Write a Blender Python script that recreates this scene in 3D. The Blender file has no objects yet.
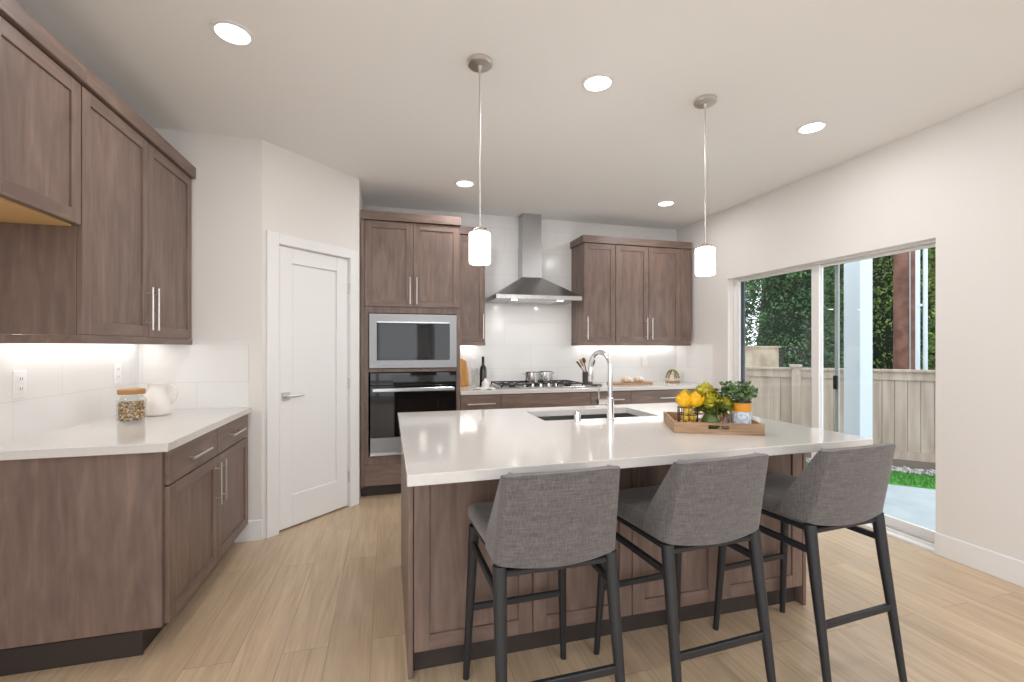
import bpy, bmesh, math, random
from mathutils import Vector, Matrix
random.seed(7)
PI = math.pi
SC = bpy.context.scene
COL = SC.collection

# ------------------------------------------------------------------ camera, world, exposure
YAW = math.atan(124/455)
cd = bpy.data.cameras.new('camera'); cam = bpy.data.objects.new('camera', cd); COL.objects.link(cam)
cam.location = (0, 0, 1.32); cam.rotation_euler = (PI/2, 0, -YAW)
cd.sensor_width = 36; cd.lens = 36*455/1024; cd.shift_y = 6/1024; cd.clip_start = 0.02
SC.camera = cam
SC.view_settings.view_transform = 'Standard'; SC.view_settings.look = 'None'
SC.view_settings.gamma = 1; SC.view_settings.use_curve_mapping = False
SC.view_settings.exposure = 0.36
W = bpy.data.worlds.new('overcast_sky'); SC.world = W; W.use_nodes = True
wn = W.node_tree; wn.nodes.clear()
wo = wn.nodes.new('ShaderNodeOutputWorld'); wb = wn.nodes.new('ShaderNodeBackground')
wt = wn.nodes.new('ShaderNodeTexCoord'); ws = wn.nodes.new('ShaderNodeSeparateXYZ'); wr = wn.nodes.new('ShaderNodeValToRGB')
wr.color_ramp.elements[0].position = 0.0; wr.color_ramp.elements[0].color = (0.93, 0.96, 1.0, 1)
wr.color_ramp.elements[1].position = 0.9; wr.color_ramp.elements[1].color = (0.78, 0.88, 1.0, 1)
wn.links.new(wt.outputs['Generated'], ws.inputs[0]); wn.links.new(ws.outputs['Z'], wr.inputs[0])
wn.links.new(wr.outputs[0], wb.inputs[0]); wn.links.new(wb.outputs[0], wo.inputs[0])
wb.inputs[1].default_value = 2.3
CAN_W = 4.8       # ceiling downlights
PEND_W = 2.0
STRIP_W = 0.95

# ------------------------------------------------------------------ materials
def srgb(r, g, b):
    f = lambda c: (c/255/12.92) if c/255 <= 0.04045 else ((c/255+0.055)/1.055)**2.4
    return (f(r), f(g), f(b), 1)
def mat(name, col, rough=0.5, metal=0.0, emit=None, es=0, coat=0, spec=None, trans=0, ior=None, alpha=None):
    m = bpy.data.materials.new(name); m.use_nodes = True
    p = m.node_tree.nodes['Principled BSDF']
    p.inputs['Base Color'].default_value = col; p.inputs['Roughness'].default_value = rough; p.inputs['Metallic'].default_value = metal
    if emit: p.inputs['Emission Color'].default_value = emit; p.inputs['Emission Strength'].default_value = es
    if coat: p.inputs['Coat Weight'].default_value = coat; p.inputs['Coat Roughness'].default_value = 0.05
    if spec is not None: p.inputs['Specular IOR Level'].default_value = spec
    if trans: p.inputs['Transmission Weight'].default_value = trans
    if ior: p.inputs['IOR'].default_value = ior
    return m
def nodes(m): return m.node_tree, m.node_tree.nodes, m.node_tree.links, m.node_tree.nodes['Principled BSDF']
def coords(m, scale, kind='Object', rot=(0, 0, 0), rnd=False):
    t, N, L, p = nodes(m)
    tc = N.new('ShaderNodeTexCoord'); mp = N.new('ShaderNodeMapping'); mp.inputs['Scale'].default_value = scale; mp.inputs['Rotation'].default_value = rot
    L.new(tc.outputs[kind], mp.inputs[0])
    if rnd:
        oi = N.new('ShaderNodeObjectInfo'); mu = N.new('ShaderNodeMath'); mu.operation = 'MULTIPLY'; mu.inputs[1].default_value = 37
        L.new(oi.outputs['Random'], mu.inputs[0]); cb = N.new('ShaderNodeCombineXYZ')
        for k in range(3): L.new(mu.outputs[0], cb.inputs[k])
        L.new(cb.outputs[0], mp.inputs['Location'])
    return mp
def noise(m, mp, scale, detail=4, rough=0.5, dist=0.0):
    t, N, L, p = nodes(m); n = N.new('ShaderNodeTexNoise')
    n.inputs['Scale'].default_value = scale; n.inputs['Detail'].default_value = detail; n.inputs['Roughness'].default_value = rough; n.inputs['Distortion'].default_value = dist
    L.new(mp.outputs[0], n.inputs['Vector']); return n
def ramp(m, src, stops):
    t, N, L, p = nodes(m); r = N.new('ShaderNodeValToRGB'); e = r.color_ramp.elements
    while len(e) < len(stops): e.new(0.5)
    for k, (pos, c) in enumerate(stops): e[k].position = pos; e[k].color = c
    L.new(src, r.inputs[0]); return r
def mixc(m, a, b, fac, mode='MIX'):
    t, N, L, p = nodes(m); x = N.new('ShaderNodeMix'); x.data_type = 'RGBA'; x.blend_type = mode
    if isinstance(fac, float): x.inputs[0].default_value = fac
    else: L.new(fac, x.inputs[0])
    for s, i in ((a, 6), (b, 7)):
        if isinstance(s, tuple): x.inputs[i].default_value = s
        else: L.new(s, x.inputs[i])
    return x.outputs[2]
def bump(m, src, strength, dist=0.002):
    t, N, L, p = nodes(m); b = N.new('ShaderNodeBump'); b.inputs['Strength'].default_value = strength; b.inputs['Distance'].default_value = dist
    L.new(src, b.inputs['Height']); L.new(b.outputs[0], p.inputs['Normal'])

def wood(name, scale, dark, mid, light, rough=0.42):
    m = mat(name, mid, rough)
    t, N, L, p = nodes(m)
    mp = coords(m, scale, rnd=True); n1 = noise(m, mp, 1.0, 5, 0.5, 0.8)
    mp2 = coords(m, tuple(s**0.45 for s in scale), rnd=True); n2 = noise(m, mp2, 1.6, 3, 0.5, 1.2)
    r1 = ramp(m, n1.outputs[0], [(0.3, dark), (0.52, mid), (0.74, light)])
    r2 = ramp(m, n2.outputs[0], [(0.3, (0.84, 0.83, 0.84, 1)), (0.7, (1.14, 1.12, 1.10, 1))])
    L.new(mixc(m, r1.outputs[0], r2.outputs[0], 1.0, 'MULTIPLY'), p.inputs['Base Color'])
    bump(m, n1.outputs[0], 0.08)
    return m
WD, WM, WL = srgb(112, 93, 84), srgb(124, 104, 94), srgb(137, 116, 105)
wood_v = wood('stained_maple_vertical', (26, 26, 3.0), WD, WM, WL)
wood_x = wood('stained_maple_along_x', (3.0, 26, 26), WD, WM, WL)
wood_y = wood('stained_maple_along_y', (26, 3.0, 26), WD, WM, WL)
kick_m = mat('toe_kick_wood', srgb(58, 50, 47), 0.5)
niche_m = mat('unstained_birch_ply', srgb(214, 176, 120), 0.5)
cav_m = mat('cabinet_gap_dark', srgb(30, 24, 22), 0.7)

wall_m = mat('warm_white_paint', srgb(233, 229, 225), 0.75); n_ = noise(wall_m, coords(wall_m, (1, 1, 1)), 180, 3); bump(wall_m, n_.outputs[0], 0.05, 0.001)
ceil_m = mat('ceiling_paint', srgb(245, 244, 242), 0.8); n_ = noise(ceil_m, coords(ceil_m, (1, 1, 1)), 120, 3); bump(ceil_m, n_.outputs[0], 0.06, 0.001)
trim_m = mat('white_satin_trim', srgb(240, 239, 238), 0.35)
vinyl_m = mat('white_vinyl', srgb(238, 236, 234), 0.35)
chrome = mat('chrome', (0.82, 0.82, 0.83, 1), 0.12, 1.0)
nickel = mat('brushed_nickel', (0.66, 0.63, 0.60, 1), 0.28, 1.0)
steel = mat('stainless_steel', (0.50, 0.50, 0.505, 1), 0.26, 1.0)
mp_ = coords(steel, (3, 3, 260)); n_ = noise(steel, mp_, 1, 2); bump(steel, n_.outputs[0], 0.03, 0.0005)
trimsteel = mat('satin_steel_trim', (0.30, 0.30, 0.305, 1), 0.42, 1.0)
pot_m = mat('polished_steel', (0.75, 0.74, 0.73, 1), 0.08, 1.0)
black_glass = mat('black_oven_glass', (0.006, 0.006, 0.007, 1), 0.04)
black_m = mat('black_plastic', (0.012, 0.012, 0.013, 1), 0.35)
castiron = mat('cast_iron', (0.02, 0.021, 0.023, 1), 0.5)
stool_metal = mat('black_powder_coat', srgb(38, 39, 42), 0.45)
quartz = mat('white_quartz', srgb(236, 233, 230), 0.09, coat=0.2)
mp_ = coords(quartz, (1, 1, 1)); n_ = noise(quartz, mp_, 60, 4); r_ = ramp(quartz, n_.outputs[0], [(0.35, srgb(217, 213, 209)), (0.65, srgb(221, 217, 213))])
quartz.node_tree.links.new(r_.outputs[0], quartz.node_tree.nodes['Principled BSDF'].inputs['Base Color'])

def tile_mat(name, axis):           # large white tiles, 0.6 x 0.25
    m = mat(name, srgb(238, 237, 235), 0.14)
    t, N, L, p = nodes(m)
    tc = N.new('ShaderNodeTexCoord'); sp = N.new('ShaderNodeSeparateXYZ'); cb = N.new('ShaderNodeCombineXYZ')
    L.new(tc.outputs['Object'], sp.inputs[0]); L.new(sp.outputs[axis], cb.inputs[0])
    ad = N.new('ShaderNodeMath'); ad.operation = 'ADD'; ad.inputs[1].default_value = -1.087+10*0.2535
    L.new(sp.outputs['Z'], ad.inputs[0]); L.new(ad.outputs[0], cb.inputs[1])
    b = N.new('ShaderNodeTexBrick'); b.offset = 0.5
    b.inputs['Scale'].default_value = 1; b.inputs['Brick Width'].default_value = 0.61; b.inputs['Row Height'].default_value = 0.2535
    b.inputs['Mortar Size'].default_value = 0.0022; b.inputs['Mortar Smooth'].default_value = 0.3
    b.inputs['Color1'].default_value = srgb(238, 237, 235); b.inputs['Color2'].default_value = srgb(236, 235, 233); b.inputs['Mortar'].default_value = srgb(224, 222, 220)
    L.new(cb.outputs[0], b.inputs['Vector']); L.new(b.outputs['Color'], p.inputs['Base Color'])
    return m
tile_x = tile_mat('white_wall_tile_x', 'X'); tile_y = tile_mat('white_wall_tile_y', 'Y')

def floor_material():
    m = mat('light_oak_planks', srgb(205, 180, 150), 0.32)
    t, N, L, p = nodes(m)
    tc = N.new('ShaderNodeTexCoord'); mp = N.new('ShaderNodeMapping'); mp.inputs['Rotation'].default_value = (0, 0, PI/2); mp.inputs['Location'].default_value = (0.3, 0.07, 0)
    L.new(tc.outputs['Object'], mp.inputs[0])
    def brick(c1, c2, mo, ms):
        b = N.new('ShaderNodeTexBrick'); b.offset = 0.37; b.offset_frequency = 2
        b.inputs['Scale'].default_value = 1; b.inputs['Brick Width'].default_value = 1.35; b.inputs['Row Height'].default_value = 0.185
        b.inputs['Mortar Size'].default_value = ms; b.inputs['Mortar Smooth'].default_value = 0.4; b.inputs['Bias'].default_value = 0
        b.inputs['Color1'].default_value = c1; b.inputs['Color2'].default_value = c2; b.inputs['Mortar'].default_value = mo
        L.new(mp.outputs[0], b.inputs['Vector']); return b
    b = brick((0, 0, 0, 1), (1, 1, 1, 1), (0.5, 0.5, 0.5, 1), 0.0)
    g = N.new('ShaderNodeMapping'); g.inputs['Scale'].default_value = (22, 1.1, 1); L.new(tc.outputs['Object'], g.inputs[0])
    # shift grain per plank
    va = N.new('ShaderNodeVectorMath'); va.operation = 'MULTIPLY_ADD'; va.inputs[1].default_value = (17, 9, 5)
    L.new(b.outputs['Color'], va.inputs[0]); L.new(g.outputs[0], va.inputs[2])
    n1 = N.new('ShaderNodeTexNoise'); n1.inputs['Scale'].default_value = 1; n1.inputs['Detail'].default_value = 6; n1.inputs['Roughness'].default_value = 0.58; n1.inputs['Distortion'].default_value = 2.2
    L.new(va.outputs[0], n1.inputs['Vector'])
    g2 = N.new('ShaderNodeMapping'); g2.inputs['Scale'].default_value = (6, 0.7, 1); L.new(tc.outputs['Object'], g2.inputs[0])
    va2 = N.new('ShaderNodeVectorMath'); va2.operation = 'MULTIPLY_ADD'; va2.inputs[1].default_value = (7, 19, 5)
    L.new(b.outputs['Color'], va2.inputs[0]); L.new(g2.outputs[0], va2.inputs[2])
    n2 = N.new('ShaderNodeTexNoise'); n2.inputs['Scale'].default_value = 1.2; n2.inputs['Detail'].default_value = 3; n2.inputs['Distortion'].default_value = 2.0
    L.new(va2.outputs[0], n2.inputs['Vector'])
    r1 = ramp(m, n1.outputs[0], [(0.28, srgb(188, 163, 134)), (0.5, srgb(203, 179, 150)), (0.75, srgb(213, 192, 165))])
    r2 = ramp(m, n2.outputs[0], [(0.3, (0.88, 0.87, 0.85, 1)), (0.7, (1.06, 1.06, 1.06, 1))])
    r3 = ramp(m, b.outputs['Color'], [(0.0, (0.94, 0.935, 0.93, 1)), (1.0, (1.05, 1.05, 1.04, 1))])
    c = mixc(m, r1.outputs[0], r2.outputs[0], 1.0, 'MULTIPLY'); c = mixc(m, c, r3.outputs[0], 1.0, 'MULTIPLY')
    b2 = brick((1, 1, 1, 1), (1, 1, 1, 1), (0.62, 0.58, 0.54, 1), 0.0016)
    c = mixc(m, c, b2.outputs['Color'], 1.0, 'MULTIPLY')
    L.new(c, p.inputs['Base Color']); bump(m, n1.outputs[0], 0.06)
    return m
floor_m = floor_material()

def fabric_material():
    m = mat('charcoal_tweed', srgb(88, 84, 84), 0.85)
    t, N, L, p = nodes(m); p.inputs['Sheen Weight'].default_value = 0.25
    mpa = coords(m, (260, 260, 16)); a = noise(m, mpa, 1, 3)
    mpb = coords(m, (16, 60, 260)); b = noise(m, mpb, 1, 3)
    ra = ramp(m, a.outputs[0], [(0.32, srgb(76, 72, 72)), (0.68, srgb(120, 114, 112))])
    rb = ramp(m, b.outputs[0], [(0.32, srgb(76, 72, 72)), (0.68, srgb(120, 114, 112))])
    L.new(mixc(m, ra.outputs[0], rb.outputs[0], 0.5), p.inputs['Base Color']); bump(m, a.outputs[0], 0.25, 0.001)
    return m
fabric = fabric_material()

def glass_pane(name, tint=(0.97, 0.985, 0.98, 1)):
    m = bpy.data.materials.new(name); m.use_nodes = True; N = m.node_tree.nodes; L = m.node_tree.links; N.clear()
    o = N.new('ShaderNodeOutputMaterial'); mx = N.new('ShaderNodeMixShader'); tr = N.new('ShaderNodeBsdfTransparent'); gl = N.new('ShaderNodeBsdfGlossy'); fr = N.new('ShaderNodeLayerWeight'); fr.inputs[0].default_value = 0.5; pw = N.new('ShaderNodeMath'); pw.operation = 'POWER'; pw.inputs[1].default_value = 4.0; ml = N.new('ShaderNodeMath'); ml.operation = 'MULTIPLY_ADD'; ml.inputs[1].default_value = 0.75; ml.inputs[2].default_value = 0.035; L.new(fr.outputs['Facing'], pw.inputs[0]); L.new(pw.outputs[0], ml.inputs[0])
    tr.inputs[0].default_value = tint; gl.inputs['Roughness'].default_value = 0.02
    L.new(ml.outputs[0], mx.inputs[0]); L.new(tr.outputs[0], mx.inputs[1]); L.new(gl.outputs[0], mx.inputs[2]); L.new(mx.outputs[0], o.inputs[0]); return m
pane_m = glass_pane('window_glass')
jar_glass = glass_pane('jar_glass', (0.985, 0.99, 0.985, 1))
lens_m = mat('lit_diffuser', (1, 1, 1, 1), 0.5, emit=(1, 0.97, 0.93, 1), es=5.0)
shade_m = mat('lit_opal_glass', (0.95, 0.93, 0.9, 1), 0.3, emit=(1, 0.93, 0.84, 1), es=11.0)
led_m = mat('lit_led_strip', (1, 1, 1, 1), 0.5, emit=(1, 0.95, 0.88, 1), es=3.0)
oak_m = wood('oak_board', (3, 40, 40), srgb(150, 112, 74), srgb(178, 138, 96), srgb(198, 160, 118), 0.5)
tray_m = wood('tray_wood', (4, 50, 50), srgb(140, 108, 80), srgb(170, 138, 106), srgb(192, 160, 128), 0.55)
bamboo_m = wood('honey_bamboo', (40, 40, 3), srgb(212, 150, 78), srgb(226, 168, 94), srgb(236, 184, 114), 0.5)
white_cer = mat('white_ceramic', srgb(238, 232, 225), 0.35)
grey_cer = mat('dark_stoneware', srgb(70, 64, 58), 0.6)
cloth_m = mat('white_linen', srgb(232, 230, 226), 0.9)
bottle_m = mat('dark_green_bottle_glass', srgb(34, 38, 20), 0.08, coat=0.5)
foil_m = mat('black_foil', (0.012, 0.012, 0.012, 1), 0.4)
outlet_m = mat('white_outlet_plastic', srgb(242, 241, 240), 0.3)
slot_m = mat('outlet_slots', srgb(120, 118, 116), 0.5)
def twotone(name, c1, c2, scale, rough=0.6, c3=None):
    m = mat(name, c1, rough); mp = coords(m, (1, 1, 1)); n = noise(m, mp, scale, 2)
    st = [(0.38, c1), (0.6, c2)] + ([(0.72, c3)] if c3 else [])
    r = ramp(m, n.outputs[0], st); m.node_tree.links.new(r.outputs[0], nodes(m)[3].inputs['Base Color']); return m
yellow_m = twotone('yellow_petals', srgb(238, 170, 8), srgb(250, 200, 30), 60, 0.5)
olive_m = twotone('chartreuse_petals', srgb(150, 140, 20), srgb(196, 184, 50), 45, 0.6)
leaf_d = twotone('eucalyptus_leaves', srgb(44, 72, 42), srgb(120, 148, 96), 40)
leaf_o = twotone('olive_leaves', srgb(76, 88, 26), srgb(120, 126, 46), 40)
lemon_m = mat('lemon_peel', srgb(240, 200, 84), 0.45)
wire_m = mat('dark_bronze_wire', srgb(70, 56, 40), 0.4, 0.6)
smoke_m = twotone('smoky_stone', srgb(72, 60, 56), srgb(168, 144, 136), 30, 0.5)
amber_m = mat('amber_pot_glaze', srgb(222, 148, 22), 0.35)
label_m = twotone('printed_paper_label', srgb(226, 230, 232), srgb(150, 176, 200), 70, 0.6, srgb(226, 206, 190))
conf_m = twotone('conifer_foliage', srgb(36, 68, 42), srgb(78, 118, 70), 2.4, 0.7, srgb(112, 150, 88))
decid_m = twotone('leafy_foliage', srgb(76, 104, 52), srgb(138, 160, 80), 3.0, 0.7, srgb(180, 194, 108))
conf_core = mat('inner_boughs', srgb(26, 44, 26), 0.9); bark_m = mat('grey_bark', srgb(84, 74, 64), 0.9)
fence_m = mat('weathered_cedar', srgb(196, 182, 168), 0.8)
mp_ = coords(fence_m, (14, 14, 1.2)); n_ = noise(fence_m, mp_, 1, 5); r_ = ramp(fence_m, n_.outputs[0], [(0.3, srgb(160, 140, 126)), (0.7, srgb(192, 173, 158))])
fence_m.node_tree.links.new(r_.outputs[0], fence_m.node_tree.nodes['Principled BSDF'].inputs['Base Color'])
pole_m = twotone('red_cedar_pole', srgb(98, 66, 54), srgb(126, 88, 74), 5, 0.85)
concrete = twotone('patio_concrete', srgb(160, 166, 168), srgb(172, 177, 178), 3, 0.8)
bounce_m = mat('pale_bounce_concrete', srgb(226, 226, 224), 0.8)  # very pale so the added outdoor slab bounces light indoors
grass_m = twotone('lawn_grass', srgb(50, 124, 36), srgb(84, 152, 56), 30, 0.9)
gravel_m = twotone('grey_gravel', srgb(90, 86, 82), srgb(206, 202, 196), 38, 0.9)
post_m = mat('white_painted_post', srgb(204, 212, 218), 0.5)
siding_m = mat('house_siding', srgb(200, 198, 194), 0.7)
tan_m = twotone('tan_block', srgb(160, 142, 118), srgb(186, 170, 146), 3, 0.85)

# ------------------------------------------------------------------ mesh building
class MB:
    def __init__(s): s.v = []; s.f = []; s.mi = []
    def add(s, vs, fs, mi=0):
        b = len(s.v); s.v += [tuple(v) for v in vs]; s.f += [tuple(b+i for i in f) for f in fs]; s.mi += [mi]*len(fs); return s
    def box(s, x0, x1, y0, y1, z0, z1, mi=0):
        x0, x1 = sorted((x0, x1)); y0, y1 = sorted((y0, y1)); z0, z1 = sorted((z0, z1))
        return s.add([(x0,y0,z0),(x1,y0,z0),(x1,y1,z0),(x0,y1,z0),(x0,y0,z1),(x1,y0,z1),(x1,y1,z1),(x0,y1,z1)],
                     [(0,3,2,1),(4,5,6,7),(0,1,5,4),(1,2,6,5),(2,3,7,6),(3,0,4,7)], mi)
    def prism(s, pts, z0, z1, mi=0):        # ccw polygon in xy
        n = len(pts); vs = [(p[0], p[1], z0) for p in pts]+[(p[0], p[1], z1) for p in pts]
        fs = [tuple(range(n-1, -1, -1)), tuple(range(n, 2*n))]+[(i, (i+1) % n, n+(i+1) % n, n+i) for i in range(n)]
        return s.add(vs, fs, mi)
    def ring(s, outer, inner, z0, z1, mi=0):
        n = len(outer); vs = []
        for z in (z0, z1): vs += [(p[0], p[1], z) for p in outer]+[(p[0], p[1], z) for p in inner]
        fs = []
        for i in range(n):
            j = (i+1) % n
            fs += [(i, n+i, n+j, j), (2*n+i, 2*n+j, 3*n+j, 3*n+i), (i, j, 2*n+j, 2*n+i), (n+j, n+i, 3*n+i, 3*n+j)]
        return s.add(vs, fs, mi)
    def tube(s, pts, rad, n=10, mi=0, cap=True, up=None):
        pts = [Vector(p) for p in pts]; m = len(pts)
        if not isinstance(rad, (list, tuple)): rad = [rad]*m
        vs = []; prev = None
        for i, p in enumerate(pts):
            d = (pts[min(i+1, m-1)]-pts[max(i-1, 0)]).normalized()
            if prev is None:
                a = Vector((0, 0, 1)) if abs(d.z) < 0.9 else Vector((1, 0, 0))
                u = d.cross(a).normalized()
            else: u = (prev-d*prev.dot(d)).normalized()
            prev = u; w = d.cross(u)
            for k in range(n):
                t = 2*PI*(k+0.5)/n; vs.append(p+(u*math.cos(t)+w*math.sin(t))*rad[i])
        fs = [(i*n+k, i*n+(k+1) % n, (i+1)*n+(k+1) % n, (i+1)*n+k) for i in range(m-1) for k in range(n)]
        if cap: fs += [tuple(range(n-1, -1, -1)), tuple(range((m-1)*n, m*n))]
        return s.add(vs, fs, mi)
    def lathe(s, prof, c=(0, 0), n=24, mi=0, caps=True):   # prof: (r, z)
        vs = [(c[0]+r*math.cos(2*PI*k/n), c[1]+r*math.sin(2*PI*k/n), z) for r, z in prof for k in range(n)]
        m = len(prof); fs = [(i*n+k, i*n+(k+1) % n, (i+1)*n+(k+1) % n, (i+1)*n+k) for i in range(m-1) for k in range(n)]
        if caps: fs += [tuple(range(n-1, -1, -1)), tuple(range((m-1)*n, m*n))]
        return s.add(vs, fs, mi)
    def ball(s, c, r, n=10, m=7, sc=(1, 1, 1), mi=0, j=0):
        vs = []; fs = []
        for i in range(m+1):
            ph = PI*i/m
            for k in range(n):
                t = 2*PI*k/n; q = r*(1+random.uniform(-j, j))
                vs.append((c[0]+sc[0]*q*math.sin(ph)*math.cos(t), c[1]+sc[1]*q*math.sin(ph)*math.sin(t), c[2]-sc[2]*q*math.cos(ph)))
        for i in range(m):
            for k in range(n): fs.append((i*n+k, i*n+(k+1) % n, (i+1)*n+(k+1) % n, (i+1)*n+k))
        return s.add(vs, fs, mi)
    def leaf(s, p, d, L, w, cup=0.25, mi=0):   # pointed folded leaf
        p = Vector(p); d = Vector(d).normalized(); a = Vector((random.uniform(-1, 1), random.uniform(-1, 1), random.uniform(-1, 1)))
        u = d.cross(a).normalized(); nrm = u.cross(d)
        vs = [p, p+d*L*0.35+u*w*0.5+nrm*w*cup, p+d*L*0.7+u*w*0.42+nrm*w*cup, p+d*L, p+d*L*0.7-u*w*0.42+nrm*w*cup, p+d*L*0.35-u*w*0.5+nrm*w*cup, p+d*L*0.5]
        return s.add(vs, [(0, 1, 6), (1, 2, 6), (2, 3, 6), (3, 4, 6), (4, 5, 6), (5, 0, 6)], mi)
def rootloc(o):
    while o.parent: o = o.parent
    return o.location
def obj(name, mb, m, parent=None, bevel=0.0, smooth=False, world=True, subsurf=0, seg=1):
    me = bpy.data.meshes.new(name)
    off = rootloc(parent) if (parent is not None and world) else Vector((0, 0, 0))
    me.from_pydata([Vector(v)-off for v in mb.v], [], mb.f)
    ms = m if isinstance(m, (list, tuple)) else [m]
    for q in ms: me.materials.append(q)
    for i, k in enumerate(mb.mi): me.polygons[i].material_index = k
    bm = bmesh.new(); bm.from_mesh(me); bmesh.ops.remove_doubles(bm, verts=bm.verts, dist=1e-6) if smooth else None
    if smooth: bmesh.ops.recalc_face_normals(bm, faces=bm.faces)
    bm.to_mesh(me); bm.free()
    if smooth:
        for p in me.polygons: p.use_smooth = True
        me.set_sharp_from_angle(angle=math.radians(40))
    me.update()
    o = bpy.data.objects.new(name, me); COL.objects.link(o)
    if parent is not None: o.parent = parent
    if bevel:
        b = o.modifiers.new('bevel', 'BEVEL'); b.width = bevel; b.segments = seg; b.limit_method = 'ANGLE'; b.angle_limit = math.radians(40)
    if subsurf:
        q = o.modifiers.new('sub', 'SUBSURF'); q.levels = subsurf; q.render_levels = subsurf
    return o
def tag(o, label, cat, group=None, kind=None):
    if label: o['label'] = label
    if cat: o['category'] = cat
    if group: o['group'] = group
    if kind: o['kind'] = kind
    return o
def thing(name, label, cat, loc=(0, 0, 0), rz=0, group=None):
    o = bpy.data.objects.new(name, None); o.empty_display_size = 0.1; COL.objects.link(o); o.location = loc; o.rotation_euler = (0, 0, rz)
    return tag(o, label, cat, group)
def struct(name, mb, m, label=None, cat=None, **k):
    o = obj(name, mb, m, **k); o['kind'] = 'structure'
    if label: o['label'] = label
    if cat: o['category'] = cat
    return o
def area(name, loc, size, power, col, parent=None, shape='DISK', sy=None, rot=(0, 0, 0), spread=PI):
    l = bpy.data.lights.new(name, 'AREA'); l.shape = shape; l.size = size; l.energy = power; l.color = col; l.spread = spread
    if sy: l.size_y = sy
    o = bpy.data.objects.new(name, l); COL.objects.link(o); o.rotation_euler = rot
    if parent: o.parent = parent; o.location = Vector(loc)-rootloc(parent)
    else: o.location = loc
    return o

# ------------------------------------------------------------------ room shell
XL, XR, YB, YP, YR, CH = -1.555, 3.375, 4.80, 3.46, -3.2, 2.743
T = 0.14
struct('floor', MB().box(XL-T, XR, YR-T, YB+T, -0.1, 0), floor_m, 'light oak plank floor running away from the camera', 'floor')
struct('ceiling', MB().box(XL-T, XR+T, YR-T, YB+T, CH, CH+0.1), ceil_m, 'flat off-white ceiling with round downlights', 'ceiling')
LW0, LW1 = -2.9, 0.3
struct('wall_left', MB().box(XL-T, XL, YR-T, LW0, 0, CH).box(XL-T, XL, LW1, YB+T, 0, CH).box(XL-T, XL, LW0, LW1, 0, 0.08).box(XL-T, XL, LW0, LW1, 2.5, CH), wall_m, 'painted white wall behind the left cabinets', 'wall')
struct('wall_back', MB().box(XL, XR, YB, YB+T, 0, CH), wall_m, 'painted white wall behind the range hood', 'wall')
# pantry: front wall, diagonal wall with a door opening, side wall
DX, DY = -0.833, 3.46; DN = math.sqrt(0.5)
def diag(d, o=0.0): return (DX+d*DN+o*DN, DY+d*DN-o*DN)    # d along wall, o out into the room
DLEN = 0.843
struct('wall_pantry_front', MB().box(XL, DX, YP, YP+0.1, 0, CH), wall_m, 'short white wall between left cabinets and pantry door', 'wall')
def dbox(mb, d0, d1, o0, o1, z0, z1, mi=0):
    pts = [diag(d0, o1), diag(d1, o1), diag(d1, o0), diag(d0, o0)]
    return mb.prism(pts, z0, z1, mi)
DO0, DO1, DTOP = 0.115, 0.739, 2.05
w = MB(); dbox(w, 0, DO0, -0.1, 0, 0, CH); dbox(w, DO1, DLEN, -0.1, 0, 0, CH); dbox(w, DO0, DO1, -0.1, 0, DTOP, CH)
struct('wall_pantry_angled', w, wall_m, 'angled white wall holding the pantry door', 'wall')
px, py = diag(DLEN)
struct('wall_pantry_side', MB().box(px-0.1, px, py, YB, 0, CH), wall_m, 'white return wall beside the oven tower', 'wall')
# right wall with sliding door opening
SY0, SY1, STOP = 2.093, 3.935, 2.02
RI = 0.07; SO0, SO1, SOT = SY0-0.06, SY1+0.03, STOP+0.045
w = MB(); w.box(XR, XR+RI, YR-T, SY0, 0, CH); w.box(XR, XR+RI, SY1, YB+T, 0, CH); w.box(XR, XR+RI, SY0, SY1, STOP, CH)
w.box(XR+RI, XR+T, YR-T, SO0, 0, CH); w.box(XR+RI, XR+T, SO1, YB+T, 0, CH); w.box(XR+RI, XR+T, SO0, SO1, SOT, CH)
struct('wall_right', w, wall_m, 'white wall with the sliding patio door', 'wall')
# rear wall with two unseen windows, added large for daylight and reflections
w = MB(); xs = [XL, -1.25, 0.75, 1.05, 3.05, XR]
w.box(xs[0], xs[1], YR-T, YR, 0, CH); w.box(xs[2], xs[3], YR-T, YR, 0, CH); w.box(xs[4], xs[5], YR-T, YR, 0, CH)
for a, b in ((xs[1], xs[2]), (xs[3], xs[4])): w.box(a, b, YR-T, YR, 0, 0.08); w.box(a, b, YR-T, YR, 2.6, CH)
struct('wall_rear', w, wall_m, 'white wall behind the camera with two added windows', 'wall')
for k, (a, b) in enumerate(((xs[1], xs[2]), (xs[3], xs[4]))):
    f = MB(); f.box(a, a+0.05, YR-0.1, YR-0.04, 0.08, 2.6); f.box(b-0.05, b, YR-0.1, YR-0.04, 0.08, 2.6); f.box(a, b, YR-0.1, YR-0.04, 0.08, 0.13); f.box(a, b, YR-0.1, YR-0.04, 2.55, 2.6)
    f.box((a+b)/2-0.03, (a+b)/2+0.03, YR-0.1, YR-0.04, 0.13, 2.55)
    struct('window_%d' % (k+1), f, vinyl_m, 'added white framed window behind the camera for daylight, %s one' % ('left' if k == 0 else 'right'), 'window')
f = MB()  # unseen left-wall window, added to let more daylight in
for a in (LW0, -1.33, LW1-0.05): f.box(XL-0.1, XL-0.04, a, a+0.05, 0.08, 2.5)
f.box(XL-0.1, XL-0.04, LW0, LW1, 0.08, 0.13); f.box(XL-0.1, XL-0.04, LW0, LW1, 2.45, 2.5)
struct('window_3', f, vinyl_m, 'added white framed window for daylight in the left wall behind the camera', 'window')
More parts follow.
